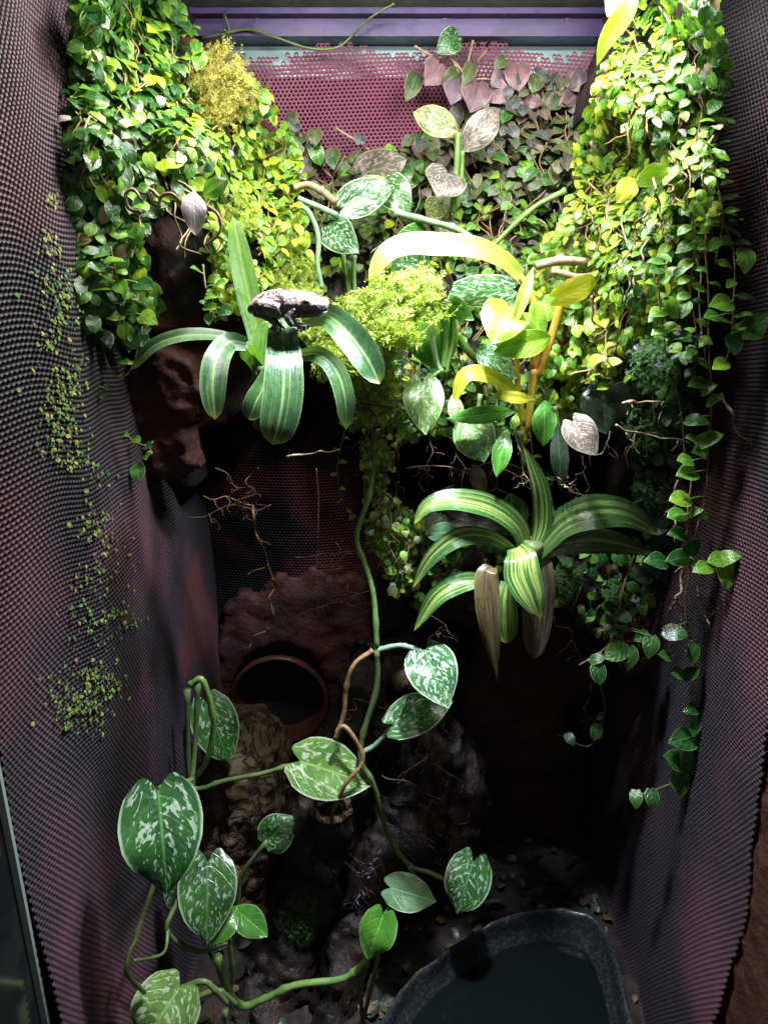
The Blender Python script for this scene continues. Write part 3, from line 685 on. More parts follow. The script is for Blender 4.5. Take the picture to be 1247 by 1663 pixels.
# specks of moss and tiny leaves on the left netting
r = random.Random(11); items = []; it2 = []
for cx, cy, s, n in ((95,460,22,30),(90,520,16,18),(85,640,22,34),(95,700,24,34),(110,740,18,16),(150,770,16,10),(70,560,10,8),(160,840,20,12),(150,860,14,10),(180,900,22,14),(165,1000,24,26),(210,1010,10,8),(160,1095,18,30),(135,1140,22,36),(150,1160,20,22),(190,1110,14,12),(80,400,12,8),(85,320,10,5),(110,600,16,12),(150,940,18,10)):
    for _ in range(n*3):
        px, py = r.gauss(cx, s*.8), r.gauss(cy, s); p = PXW(px, py, -XW+.013)
        if p.y < .05 or p.y > .43: continue
        p.x = -XW+.010+float(foldL(p.y, p.z)) + .0004
        m = basis(p, Vector((.2, r.gauss(0, 1), r.gauss(-.4, 1))), Vector((1, r.gauss(-.1, .2), .25)), r.uniform(.0010, .0034))
        (items if r.random() < .6 else it2).append((r.randrange(4), m))
tag(join_leaves(None, 'wall_moss', items, 'moss_speck'), 'green specks of moss and tiny leaves scattered on the left netting', 'moss')
tag(join_leaves(None, 'wall_moss', it2, 'moss_speck_yellow'), 'yellow green specks of tiny leaves scattered on the left netting', 'moss')
# ---------------------------------------------------------------- creeping fig
def fig(label, polys, holes, Yf, n, size_fn, mat_fn, origin, seed, named=300, stems=55, spread=.7, thick=.012):
    r = random.Random(seed); t = thing('creeping_fig', label, 'creeper', origin)
    area = []; xs = [p[0] for q in polys for p in q]; ys = [p[1] for q in polys for p in q]; L = []
    while len(L) < n:
        x, y = r.uniform(min(xs), max(xs)), r.uniform(min(ys), max(ys))
        if not any(inside(q, x, y) for q in polys) or any(inside(q, x, y) for q in holes): continue
        if noise.noise(Vector((x*.028, y*.028, seed*3.))) < -.22 and r.random() < .8: continue
        dep = r.random(); Y = Yf(x, y) + .015*(1-dep) - thick*dep*dep*1.5 - .006*noise.noise(Vector((x*.03, y*.03, seed)))
        p = P(x, y, Y); a = P(x+8, y, Yf(x+8, y)) - P(x-8, y, Yf(x-8, y)); b = P(x, y-8, Yf(x, y-8)) - P(x, y+8, Yf(x, y+8))
        sn = a.cross(b).normalized()
        if sn.y > 0: sn = -sn
        nv = (sn + Vector((r.gauss(0, spread*.55), -.25+r.gauss(0, spread*.4), .5+r.gauss(0, spread*.5)))).normalized()
        d = Vector((r.gauss(0, .7), r.gauss(-.35, .3), -.9+r.gauss(0, .5)))
        d = d - nv*d.dot(nv)
        if d.length < .1: continue
        px = size_fn(x, y, r); px *= .98; L.append((px*(.4+dep), r.randrange(4), mat_fn(x, y, r, dep), p, d, nv, px*MP(y, Y)))
    L.sort(key=lambda e: -e[0])
    for e in L[:named]: put_leaf(t, e[2], e[3], e[4], e[5], e[6], r)
    by = {}
    for e in L[named:]: by.setdefault(e[2], []).append((e[1], basis(e[3], e[4], e[5], e[6])))
    for mt, it in by.items(): join_leaves(t, 'foliage', it, mt)
    for _ in range(stems):                          # runners
        while True:
            x, y = r.uniform(min(xs), max(xs)), r.uniform(min(ys), max(ys))
            if any(inside(q, x, y) for q in polys): break
        pts = []
        for k in range(6):
            pts.append(P(x, y, Yf(x, y)-.009+r.gauss(0, .004))); x += r.gauss(0, 14); y += r.uniform(12, 34)
            if not any(inside(q, x, y) for q in polys): break
        if len(pts) > 1:
            mb = MB(); tube(mb, pts, .0007, .0004, 5); mb.build('stem', 'stem_brown' if r.random() < .6 else 'root_pale', t)
    return t
lp = [(125,-20),(270,-20),(300,30),(325,75),(385,95),(425,140),(465,200),(488,270),(495,350),(508,420),(518,470),(480,500),(440,470),(405,480),(360,520),(335,490),(345,430),(325,420),(230,430),(250,480),(215,550),(195,540),(150,545),(125,480),(108,420),(110,150)]
lh = [[(240,335),(330,320),(340,420),(322,500),(250,470),(232,400)]]
def lsize(x, y, r): return r.uniform(18, 32) * (1 if x < 330 else .74) * (1.1 if x < 260 else 1)
def lmat(x, y, r, dep):
    f = (x-120)/380 + (.22 if y > 290 and x > 300 else 0) + r.gauss(0, .22)
    if r.random() < .02: return 'fig_pink'
    if f > .62: return 'fig_lime' if r.random() < .62 else 'fig_mid'
    if f > .34: return r.choice(('fig_mid', 'fig_mid', 'fig_deep', 'fig_lime'))
    return r.choice(('fig_deep', 'fig_deep', 'fig_deep', 'fig_mid'))
fig('dense creeping fig covering the left column, deep green with lime green leaves on its right', [lp], lh, LD, 3000, lsize, lmat, P(250, 250, .3), 21)
rp_ = [(1025,-20),(1150,-20),(1172,60),(1168,200),(1160,330),(1125,420),(1110,520),(1100,560),(1020,570),(990,690),(900,690),(862,620),(905,540),(870,470),(872,410),(915,350),(935,300),(930,240),(955,190),(965,130),(990,90)]
def rsize(x, y, r): return r.uniform(14, 26) * (1.1 if x > 1060 else .85)
def rmat(x, y, r, dep):
    f = (1165-x)/270 + (y-150)/900 + r.gauss(0, .25)
    if r.random() < .025: return 'fig_pink'
    if x > 1010 and y > 380: f -= .45
    if f > .55: return 'fig_lime' if r.random() < .66 else 'fig_mid'
    if f > .15: return r.choice(('fig_mid', 'fig_mid', 'fig_deep', 'fig_lime'))
    return r.choice(('fig_deep', 'fig_deep', 'fig_mid'))
fig('dense creeping fig spilling down the right column, bright lime green on its left', [rp_], [], RD, 3200, rsize, rmat, P(1050, 250, .3), 22)
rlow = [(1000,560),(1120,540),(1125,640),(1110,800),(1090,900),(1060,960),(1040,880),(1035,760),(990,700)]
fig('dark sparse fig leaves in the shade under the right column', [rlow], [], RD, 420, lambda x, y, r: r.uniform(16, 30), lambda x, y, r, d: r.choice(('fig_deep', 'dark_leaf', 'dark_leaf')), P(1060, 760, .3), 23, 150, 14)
bp_ = [(465,195),(500,225),(560,250),(640,235),(700,200),(770,150),(800,110),(940,120),(965,200),(960,420),(880,420),(870,500),(700,400),(600,430),(500,440),(490,330),(470,250)]
def bsize(x, y, r): return r.uniform(17, 34) if y < 300 else r.uniform(14, 26)
def bmat(x, y, r, dep):
    f = (y-240)/160 + r.gauss(0, .4)
    if f < -.2: return r.choice(('fig_mauve', 'fig_mauve', 'olive_leaf'))
    if f < .5: return r.choice(('fig_mauve', 'olive_leaf', 'fig_deep', 'olive_leaf'))
    if f < 1.1: return r.choice(('fig_deep', 'fig_mid', 'olive_leaf', 'fig_mid'))
    return r.choice(('fig_deep', 'fig_mid', 'fig_lime', 'fig_mid'))
fig('mauve and olive creeping fig climbing the netting of the back wall', [bp_], [[(500,180),(620,180),(640,230),(520,240)]], BD, 1250, bsize, bmat, P(720, 320, .43), 24)
lw = [(590,430),(720,400),(880,430),(900,600),(870,700),(760,720),(700,700),(640,690),(600,660),(590,600),(680,560),(600,470)]
fig('small leaved green creeper covering the middle ledge behind the yellow plant', [lw], [], BD, 800, lambda x, y, r: r.uniform(12, 24), lambda x, y, r, d: r.choice(('fig_deep', 'fig_mid', 'fig_mid', 'fig_lime', 'fig_deep')), P(750, 560, .36), 25)
ctr = [(570,600),(660,620),(690,700),(640,740),(625,800),(680,830),(670,960),(630,960),(600,860),(585,740),(565,680)]
fig('ragged small leaves hanging around the long vine beneath the mossy branch', [ctr], [], lambda x, y: .275, 260, lambda x, y, r: r.uniform(9, 19), lambda x, y, r, d: r.choice(('fig_deep', 'fig_mid', 'fig_lime', 'olive_leaf')), P(630, 760, .28), 27, 200, 26)
l2p = [(650,840),(820,860),(830,930),(760,950),(700,960),(670,990),(655,900)]
l2q = [(890,880),(1050,890),(1060,980),(1010,1040),(960,1020),(900,985)]
fig('small green creeper growing on the lower ledge around the striped plant', [l2p, l2q], [], L2, 330, lambda x, y, r: r.uniform(11, 24), lambda x, y, r, d: r.choice(('fig_deep', 'fig_deep', 'fig_mid', 'brown_leaf')), P(850, 950, .31), 26, 200, 22)
# hanging strands: path of (px, py, Y), leaf list (px, py, size px, direction degrees)
def strand(label, path, leaves=None, auto=0, size=22, mt=('fig_mid', 'fig_deep'), seed=0, r0=1.6, stem_mt='stem_brown', group='hanging fig strands'):
    r = random.Random(seed+int(path[0][0])); t = thing('hanging_vine', label, 'vine', P(*path[0]), group)
    w = [P(*p) for p in path]; mb = MB(); s = MP(path[0][1], path[0][2]); tube(mb, w, r0*s, r0*.6*s, 6, jit=.3, knots=4); mb.build('stem', stem_mt, t)
    q_ = cr(w, 200)
    def near(p): return min(q_, key=lambda c: (c-p).length_squared)
    for lx, ly, sz, dg in (leaves or []):
        Y = min(path, key=lambda c: abs(c[1]-ly)+abs(c[0]-lx))[2]; a = math.radians(dg)
        dx, dy = math.cos(a), math.sin(a); b = P(lx-dx*sz/2, ly-dy*sz/2, Y-.003)
        d = P(lx+dx*sz/2, ly+dy*sz/2, Y-.010) - b
        put_leaf(t, r.choice(mt), b, d, Vector((r.gauss(0, .2), -.8, .75)), sz*1.08*MP(ly, Y), r)
        c = near(b)
        if (c-b).length > .002:
            mb = MB(); tube(mb, [c, (b+c)/2+Vector((0, -.001, .001)), b], .0006, .0005, 5); mb.build('petiole', 'stem_green', t)
    for i in range(auto):
        c = q_[int(199*(i+.5)/auto)]; sd = 1 if i % 2 else -1; sz = size*r.uniform(.7, 1.25)*s
        d = Vector((sd*r.uniform(.5, 1.2), r.uniform(-.8, .1), r.uniform(-.9, .35))); b = c+d.normalized()*sz*.22
        put_leaf(t, r.choice(mt), b, d, Vector((r.gauss(0, .3), -.7, .9)), sz, r)
        mb = MB(); tube(mb, [c, b], .0006, .0005, 5); mb.build('petiole', 'stem_green', t)
    return t
G = ('fig_mid', 'fig_mid', 'fig_deep'); GD = ('fig_deep',); GL = ('fig_mid', 'fig_lime')
strand('long fig strand hanging in front of the upper right netting', [(1165,340,.20),(1178,370,.195),(1192,420,.19),(1190,500,.19),(1188,540,.19)],
       [(1155,335,30,-20),(1150,365,28,160),(1185,360,20,200),(1208,425,40,90),(1165,495,40,170),(1150,515,30,175),(1225,528,44,-50),(1215,545,34,150),(1190,560,34,80),(1165,595,30,150)], 14, 22, G, 1)
strand('fig strand with leaf pairs hanging just inside the right netting', [(1150,340,.20),(1145,400,.20),(1150,480,.20),(1150,560,.205),(1155,640,.205),(1150,720,.21),(1145,800,.21),(1125,880,.215)],
       [(1128,625,34,170),(1150,632,26,-30),(1130,685,34,10),(1160,650,26,-20),(1118,712,26,190),(1108,748,30,180),(1138,735,24,60),(1148,715,40,-20),(1110,770,36,170),(1100,812,38,175),(1095,838,34,170),(1130,832,24,-20)], 6, 22, G, 2)
strand('lowest fig strand ending in three small leaves above the dark floor', [(1125,760,.21),(1115,850,.215),(1120,920,.22),(1112,980,.22),(1120,1040,.22),(1128,1110,.22),(1132,1170,.22),(1120,1230,.22),(1100,1265,.22),(1070,1280,.22),(1035,1292,.22)],
       [(1095,868,36,180),(1125,888,34,-50),(1060,912,40,180),(1100,908,46,170),(1093,1028,34,10),(1123,1060,34,90),(1075,1064,28,190),(1095,1093,26,180),(1122,1093,32,-30),(1118,1153,28,160),(1127,1177,30,100),(1104,1202,44,165),(1088,1232,40,200),(1118,1237,38,95),(1103,1271,38,80),(1057,1297,30,85),(1032,1297,26,90)], 0, 24, GD, 3)
strand('fig strand dangling between the right column and the strand nearest the netting', [(1120,330,.20),(1128,400,.195),(1120,470,.195),(1130,540,.20),(1125,620,.205)], None, 20, 24, G, 18)
strand('fig strand with crowded leaves reaching out over upper right netting', [(1150,230,.195),(1165,300,.19),(1172,360,.19),(1160,430,.195)], None, 16, 26, G, 19)
strand('short fig sprig of four leaves lying against the right netting', [(1120,905,.215),(1140,915,.205),(1165,905,.20),(1185,915,.20)],
       [(1136,925,34,160),(1160,910,34,170),(1182,907,34,-10),(1177,933,40,80)], 0, 24, G, 4)
strand('drooping fig strand right of the striped plant with one pale edged heart leaf', [(1030,900,.28),(1010,960,.28),(1000,1010,.27),(985,1050,.265),(940,1080,.26)],
       [(970,1093,32,80),(998,1060,38,150),(1020,1068,36,95),(1040,1035,28,150),(1055,1050,34,100),(1010,1000,26,30),(985,985,24,200)], 8, 20, GD, 5)
strand('very thin vine hanging over the dark corner at lower right', [(975,1060,.30),(975,1110,.30),(982,1150,.30),(972,1190,.30),(955,1212,.30),(930,1205,.30),(905,1192,.30)],
       [(972,1165,14,120),(967,1188,24,100),(925,1200,20,60)], 0, 14, GD, 6, 1.1, 'stem_dull')
strand('fig strand of glossy leaves hanging in front of the right column', [(1085,420,.19),(1070,470,.19),(1075,530,.195),(1082,580,.20)],
       [(1060,440,26,160),(1078,450,30,100),(1100,445,28,-30),(1065,510,32,160),(1088,500,34,80),(1108,505,30,100),(1065,540,28,150),(1090,535,26,-20),(1100,545,36,0),(1080,420,24,30)], 8, 24, G, 7)
strand('fig strand along the left edge of the left column', [(125,460,.19),(130,520,.19),(135,570,.19),(150,620,.195),(160,680,.20)],
       [(140,585,18,200),(150,600,16,0),(168,645,18,60),(178,625,16,-60),(148,632,14,150)], 10, 18, G, 8)
strand('long thin fig strand that curves right over the red foam below the left column', [(150,470,.20),(175,590,.20),(205,610,.205),(225,560,.205),(215,540,.21)],
       [(165,550,18,20),(205,590,18,30)], 4, 16, G, 9, 1.2)
strand('sprig with five bright little leaves at lower end of the left column', [(200,690,.235),(215,715,.235),(240,725,.23),(248,735,.23)],
       [(207,708,18,10),(226,715,18,10),(245,725,18,5),(250,718,12,-40),(225,768,28,90),(238,745,12,80)], 0, 16, G, 10, 1.2)
strand('cluster of fig leaves dangling left of the dark cavity', [(180,400,.185),(190,450,.185),(200,500,.19),(203,540,.19)],
       [(157,435,28,190),(185,425,30,170),(165,470,30,170),(137,505,26,190),(200,470,28,60),(187,515,26,170),(215,505,32,0),(202,540,30,85),(175,450,26,200),(240,465,34,20),(245,520,36,30)], 6, 26, G, 11)
strand('cluster of fig leaves dangling right of the dark cavity', [(330,430,.23),(335,470,.225),(345,500,.225),(350,525,.225)],
       [(350,480,28,0),(345,500,24,10),(370,505,26,20),(340,520,22,90),(360,460,24,-20)], 4, 20, G, 12)
strand('yellowed runner with tiny leaves hanging down from the middle ledge', [(600,650,.27),(607,720,.27),(600,780,.27),(615,850,.275),(640,900,.28),(660,950,.28)], None, 22, 15, GL, 13, 1.6)
strand('second thin runner curling below the middle ledge', [(575,640,.27),(560,700,.27),(548,760,.27),(560,820,.27),(595,850,.27)], None, 12, 12, GL, 14, 1.3, 'stem_dull')
strand('fine creeper hanging under the yellow plant', [(860,700,.28),(870,760,.28),(900,780,.28),(920,740,.28)], None, 7, 12, G, 15, 1.1)
strand('small bright creeper in shade of the right column', [(1000,560,.24),(990,600,.24),(1000,640,.24)],
       [(970,585,26,-15),(992,590,30,-10),(965,610,20,-20),(1020,615,18,-40),(975,630,22,160)], 0, 20, ('fig_lime',), 16)
strand('thin vine creeping along the violet lid frame', [(330,62,.43),(400,48,.425),(440,58,.42),(500,78,.42),(545,78,.42),(570,60,.42),(600,30,.41),(640,6,.40)], [(366,42,16,-80),(368,20,15,-80)], 0, 14, ('olive_leaf',), 17, 2.2, 'stem_dull', None)
# ---------------------------------------------------------------- satin pothos at the bottom
po = thing('satin_pothos', 'trailing pothos with silver spotted leaves rooted on the tank floor at lower left', 'pothos', P(380, 1640, .2))
hleaf(po, 'pothos', (258,1284), (272,1455), 134, .115, lobe=.15, tilt=.45)
hleaf(po, 'pothos', (338,1400), (336,1532), 96, .20)
hleaf(po, 'pothos', (300,1415), (275,1475), 50, .20)
hleaf(po, 'pothos_plain', (386,1474), (334,1532), 48, .19, 'oval', tilt=.7)
hleaf(po, 'pothos_plain', (380,1474), (435,1521), 46, .20, 'oval', tilt=.7)
hleaf(po, 'pothos', (434,1366), (478,1325), 62, .27, tilt=.6)
hleaf(po, 'pothos_light', (488,1236), (604,1275), 96, .25, tilt=.3)
hleaf(po, 'pothos', (338,1142), (372,1240), 76, .30, tilt=.2)
hleaf(po, 'pothos_light', (292,1605), (225,1705), 112, .12, tilt=.5)
for pts, r0, Y, mt in (
  ([(310,1112),(330,1106),(347,1170),(338,1230),(312,1266),(262,1280,.118)], 5.5, .20, 'stem_green'),
  ([(322,1110,.24),(318,1200,.235),(312,1280,.22),(310,1390,.20),(290,1460,.18),(272,1512,.165),(320,1545,.18),(375,1530,.195)], 4.5, .24, 'stem_dull'),
  ([(305,1120),(306,1230),(312,1275),(330,1280),(365,1268),(430,1255),(488,1237)], 4.5, .26, 'stem_dull'),
  ([(262,1400,.135),(244,1455,.125),(222,1520,.115),(206,1575,.10),(235,1612,.11)], 4.5, .12, 'stem_dull'),
  ([(273,1510,.165),(268,1545,.15),(245,1556,.135),(218,1560,.115)], 2.8, .17, 'stem_dull'),
  ([(386,1476),(394,1420),(434,1366)], 4, .235, 'stem_dull'),
  ([(383,1476),(372,1520),(378,1580),(370,1625)], 4.5, .205, 'stem_green'),
  ([(352,1555),(372,1610),(395,1634),(430,1622),(480,1600),(555,1590),(590,1565),(602,1545)], 6.5, .20, 'stem_green'),
  ([(292,1607),(330,1594),(352,1610),(370,1630)], 5, .135, 'stem_dull'),
  ([(310,1625),(345,1610),(362,1612),(385,1632)], 5, .14, 'stem_dull'),
  ([(366,1640),(372,1700)], 4, .18, 'stem_green'),
  ([(614,1552),(604,1600),(586,1670)], 4, .20, 'stem_dull'),
  ([(594,1560),(586,1610),(590,1670)], 4, .20, 'stem_dull')):
    stem(po, mt, pts, r0, r0*.8, Y, knots=0)
hleaf(po, 'pothos_plain', (622,1486), (598,1557), 62, .20, tilt=.3)
pv = thing('satin_pothos', 'long pothos vine hanging from the ledge with silver spotted heart leaves', 'pothos', P(603, 800, .27))
stem(pv, 'stem_green', [(612,700,.27),(607,760,.265),(598,810,.26),(579,872,.26),(592,915,.26),(607,970,.255),(612,1055,.25)], 4.4, 5)
stem(pv, 'stem_dull', [(612,1055,.25),(611,1120,.25),(588,1200,.25),(588,1240,.245),(607,1275,.245),(630,1355,.25),(665,1405,.25),(700,1418,.25),(740,1440,.25)], 5, 4)
stem(pv, 'stem_blue', [(612,1056,.25),(640,1049,.248),(662,1050,.245),(692,1060,.243)], 4.5, 4)
stem(pv, 'stem_blue', [(588,1222,.25),(610,1210,.248),(636,1182,.245)], 4.5, 4)
stem(pv, 'stem_green', [(665,1405,.25),(672,1430,.25),(640,1448,.25),(628,1480,.245),(620,1490,.24)], 4, 3)
stem(pv, 'stem_brown', [(606,1056,.25),(575,1080,.245),(562,1120,.245),(558,1160,.245),(545,1200,.243)], 4.2, 4)
stem(pv, 'stem_brown', [(545,1200,.243),(560,1180,.24),(590,1232,.236),(560,1275,.23),(541,1320,.235),(538,1338,.24)], 3.8, 3)
hleaf(pv, 'pothos_white', (690,1058), (728,1150), 86, .24, tilt=.75, bend=.12)
hleaf(pv, 'pothos_white', (640,1176), (735,1140), 70, .24, tilt=.6, roll=-18)
hleaf(pv, 'pothos', (768,1400), (742,1485), 76, .25, tilt=.4, lobe=.22)
hleaf(pv, 'pothos_pale', (634,1442), (709,1464), 58, .24, tilt=.4)
# ---------------------------------------------------------------- middle pothos
pc = thing('satin_pothos', 'pothos with white variegated leaves growing in the middle of the ledge', 'pothos', P(640, 420, .36))
hleaf(pc, 'pothos_mauve', (588,282), (660,258), 62, .385, tilt=.5, roll=10)
hleaf(pc, 'pothos_white', (628,298), (668,345), 56, .355, tilt=.5)
hleaf(pc, 'pothos_white', (560,335), (641,300), 60, .335, roll=-20, tilt=.7)
hleaf(pc, 'pothos_yellow', (575,298), (635,294), 22, .35, 'oval')
hleaf(pc, 'pothos_white', (534,366), (582,412), 58, .33, tilt=.8, wave=.15)
hleaf(pc, 'pothos_plain', (690,378), (640,400), 44, .345, 'round', tilt=.8)
hleaf(pc, 'pothos', (690,440), (640,420), 66, .315, 'round', tilt=.6)
hleaf(pc, 'pothos_white', (832,470), (712,480), 52, .285, 'round', tilt=1.5, roll=10, fold=.1)
hleaf(pc, 'pothos_light', (686,622), (692,707), 68, .265, tilt=.5, lobe=.2)
hleaf(pc, 'pothos_light', (764,690), (785,752), 70, .27, tilt=.4)
hleaf(pc, 'pothos_plain', (700,500), (705,600), 86, .295, 'round', tilt=-.2)
hleaf(pc, 'pothos_plain', (705,478), (770,520), 34, .285, 'oval', tilt=.8)
hleaf(pc, 'pothos_plain', (835,668), (725,680), 30, .262, 'oval', tilt=.6, wave=.15)
hleaf(pc, 'pothos_plain', (822,700), (806,775), 32, .26, 'oval', tilt=.4)
hleaf(pc, 'pothos_plain', (885,650), (882,725), 40, .27, 'oval', tilt=.2)
hleaf(pc, 'pothos_yellow', (745,690), (735,640), 26, .28, 'oval')
hleaf(pc, 'pothos_white', (770,560), (840,615), 40, .29, 'oval', tilt=.9)
hleaf(pc, 'pothos_mauve', (930,685), (968,740), 54, .235, tilt=.5)
hleaf(pc, 'dark_leaf', (1010,590), (1030,680), 74, .27, 'round', tilt=.2)
hleaf(pc, 'dark_leaf', (975,620), (985,705), 74, .275, 'round', tilt=.2)
hleaf(pc, 'dark_leaf', (905,690), (912,800), 30, .26, 'lance', tilt=.1)
hleaf(pc, 'brown_leaf', (768,752), (786,805), 28, .27, 'oval', tilt=.1)
for pts, r0, Y, mt in (
  ([(575,415),(575,450),(578,500)], 4, .33, 'stem_green'), ([(548,380),(560,430),(572,500)], 5, .335, 'stem_green'),
  ([(640,345),(700,360),(740,372),(780,395)], 6, .34, 'stem_blue'), ([(720,500),(722,560),(718,600)], 7, .28, 'stem_green'),
  ([(700,510),(705,570),(715,605)], 5, .275, 'stem_blue'), ([(735,500),(733,560),(722,610)], 5, .28, 'stem_green'),
  ([(690,625),(705,610),(720,600)], 4, .268, 'stem_green'), ([(740,545),(760,570),(778,590),(780,620)], 7, .30, 'stem_green'),
  ([(780,640),(772,690),(765,695)], 4, .28, 'stem_green'), ([(845,700),(850,760)], 5, .27, 'stem_dull'),
  ([(918,310),(870,335),(830,370),(800,400)], 5, .33, 'stem_green'), ([(900,660),(908,700)], 4, .265, 'stem_dull'),
  ([(640,470),(655,500)], 4, .30, 'stem_green')):
    stem(pc, mt, pts, r0, r0*.8, Y)
# tall leaves in front of the netting
pt = thing('satin_pothos', 'two spotted pothos leaves standing tall in front of the purple netting', 'pothos', P(740, 360, .38))
hleaf(pt, 'pothos_yellow', (744,216), (671,182), 46, .37, 'oval', tilt=.5, roll=14)
hleaf(pt, 'pothos_mauve', (748,246), (812,176), 50, .375, 'oval', tilt=.2)
hleaf(pt, 'pothos_mauve', (728,282), (710,322), 72, .365, tilt=.8)
stem(pt, 'stem_green', [(743,216),(742,260),(738,300),(735,345)], 4.5, 5, .37)
stem(pt, 'stem_green', [(749,246),(748,290),(740,340)], 4.5, 5, .375)
pb = thing('climbing_pothos', 'climbing pothos with faded purple heart leaves pinned to the netting', 'pothos', P(800, 200, .42))
for mt, b, t, w_ in (('olive_leaf',(674,128),(658,166),24),('purple_leaf',(710,108),(690,140),36),('pothos',(738,62),(708,86),32),('olive_leaf',(738,120),(716,138),22),('purple_leaf',(742,132),(732,172),34),
   ('olive_leaf',(764,110),(752,140),20),('purple_leaf',(774,140),(762,184),44),('purple_leaf',(818,122),(796,140),28),('purple_leaf',(800,145),(822,168),32),('purple_leaf',(840,112),(842,150),36),
   ('purple_leaf',(848,164),(820,176),26),('olive_leaf',(870,128),(864,152),24),('purple_leaf',(856,160),(882,170),20),('fig_mauve',(872,120),(896,132),20),('purple_leaf',(905,160),(886,178),24),
   ('purple_leaf',(934,150),(906,172),26),('purple_leaf',(944,120),(926,144),22),('olive_leaf',(818,98),(802,112),18),('fig_mid',(834,186),(816,198),15),('pothos',(842,206),(876,216),26),('olive_leaf',(838,238),(838,262),22),
   ('dark_leaf',(792,224),(812,262),40),('fig_mid',(794,276),(806,304),26),('olive_leaf',(818,318),(814,338),22),('pothos_plain',(860,370),(892,392),32),('pothos_white',(945,330),(912,358),38),('pothos_yellow',(712,335),(694,358),38),
   ('olive_leaf',(736,362),(715,388),36),('fig_mauve',(926,126),(940,150),22),('fig_mauve',(480,200),(474,216),18),('olive_leaf',(512,215),(512,238),20),('olive_leaf',(470,190),(486,200),20),('fig_mauve',(585,222),(580,236),18)):
    b = (b[0]+(b[0]-t[0])*.12, b[1]+(b[1]-t[1])*.12); w_ *= 1.22
    hleaf(pb, mt, b, t, w_, .418 if b[1] < 310 else .385, 'heart', tilt=.55, roll=R.uniform(-14, 14), name='leaf')
for pts in ([(673,75),(705,92),(735,98),(760,130)], [(735,98),(745,118)], [(768,66),(760,100),(750,130)], [(790,82),(775,100)], [(843,175),(842,230),(838,300)], [(545,208),(580,230),(600,245)], [(880,150),(885,175)], [(760,130),(800,130),(850,155),(890,165)], [(486,218),(505,250),(540,290)]):
    stem(pb, 'root_pale' if R.random() < .5 else 'stem_brown', pts, 2, 1.4, .424)
# ---------------------------------------------------------------- lime philodendron
ph = thing('lime_philodendron', 'bright lime and yellow leaved philodendron with orange stalks in the middle right', 'philodendron', P(860, 650, .28))
sleaf(ph, 'cream', [(846,448,.27),(815,420,.262),(770,402,.255),(710,398,.25),(660,398,.245),(625,415,.24),(600,455,.24)], 46, 'strap', roll=28, twist=18, fold=.12)
hleaf(ph, 'lime', (826,498), (796,560), 78, .255, 'heart', tilt=.9, lobe=.1)
hleaf(ph, 'lime', (858,508), (884,545), 58, .265, 'heart', tilt=.8, roll=15)
hleaf(ph, 'lime', (895,548), (800,572), 46, .25, 'oval', tilt=.7, fold=.3)
hleaf(ph, 'lime', (882,490), (905,520), 50, .275, 'heart', tilt=.5)
hleaf(ph, 'cream', (834,528), (866,432), 26, .245, 'lance', tilt=.3, fold=.7)
sleaf(ph, 'yellow', [(838,642,.255),(815,622,.25),(785,608,.245),(755,612,.242),(738,652,.242)], 30, 'strap', roll=20, twist=15)
hleaf(ph, 'yellow', (905,482), (975,448), 42, .25, 'heart', tilt=.9, roll=20)
hleaf(ph, 'yellow', (800,640), (870,650), 20, .25, 'oval', tilt=.8)
hleaf(ph, 'lime', (1030,300), (1085,270), 34, .20, 'oval', tilt=.5)
hleaf(ph, 'yellow', (1030,290), (1000,330), 36, .20, 'oval', tilt=.5)
for pts, r0, r1 in (([(843,448),(858,470),(868,500),(875,560),(866,612)], 8, 7), ([(912,480),(900,530),(888,570),(876,612)], 10, 8), ([(862,512),(868,540),(864,600)], 5, 6),
                ([(892,550),(882,590),(866,615)], 5, 6), ([(838,575),(840,610),(842,640),(850,690)], 5, 7), ([(842,640),(848,680),(852,720)], 6, 6), ([(868,600),(862,650),(856,700)], 9, 8)):
    stem(ph, 'stem_orange', pts, r0*.78, r1*.78, .27, name='stalk')
lt = thing('hanging_leaf', 'long lime green leaf drooping from the lid at the top of the right column', 'leaf', P(1030, 0, .25))
sleaf(lt, 'lime', [(1035,-30,.22),(1015,20,.22),(985,65,.225),(968,108,.23)], 34, 'lance', roll=15, name='blade')
hleaf(lt, 'pothos_pale', (1010,-25), (985,28), 34, .235, 'oval', name='small_blade')
# ---------------------------------------------------------------- strap leaved plant with the frog
sb = thing('strap_plant', 'plant with wide dark green strap leaves that the frog sits on', 'plant', P(425, 600, .22))
sleaf(sb, 'strap', [(452,520,.190),(458,535,.182),(461,580,.160),(460,640,.146),(452,690,.140),(443,722,.140)], 66, 'strap', fold=.12, wave=.02)
sleaf(sb, 'strap', [(400,558,.20),(372,556,.192),(352,585,.176),(346,630,.164),(350,682,.16)], 44, 'strap', roll=-8, twist=10)
sleaf(sb, 'strap', [(405,562,.205),(360,546,.20),(300,545,.195),(250,562,.195),(214,600,.20)], 26, 'strap', roll=35)
sleaf(sb, 'strap', [(490,520,.20),(530,512,.192),(565,540,.175),(595,580,.165),(617,624,.16)], 52, 'strap', roll=10, twist=-10)
sleaf(sb, 'strap', [(480,580,.21),(515,575,.20),(545,600,.195),(560,645,.19),(562,698,.19)], 34, 'strap', roll=5)
sleaf(sb, 'strap', [(440,595,.21),(430,625,.205),(415,655,.20),(404,682,.20)], 38, 'strap', roll=10)
sleaf(sb, 'strap_bright', [(425,600,.215),(418,540,.225),(400,460,.235),(378,350,.25)], 40, 'strap', roll=-10)
sleaf(sb, 'strap_bright', [(425,610,.215),(412,580,.21),(398,560,.205)], 36, 'strap', roll=-30)
sleaf(sb, 'strap_bright', [(428,610,.21),(432,570,.212),(438,520,.215)], 44, 'strap')
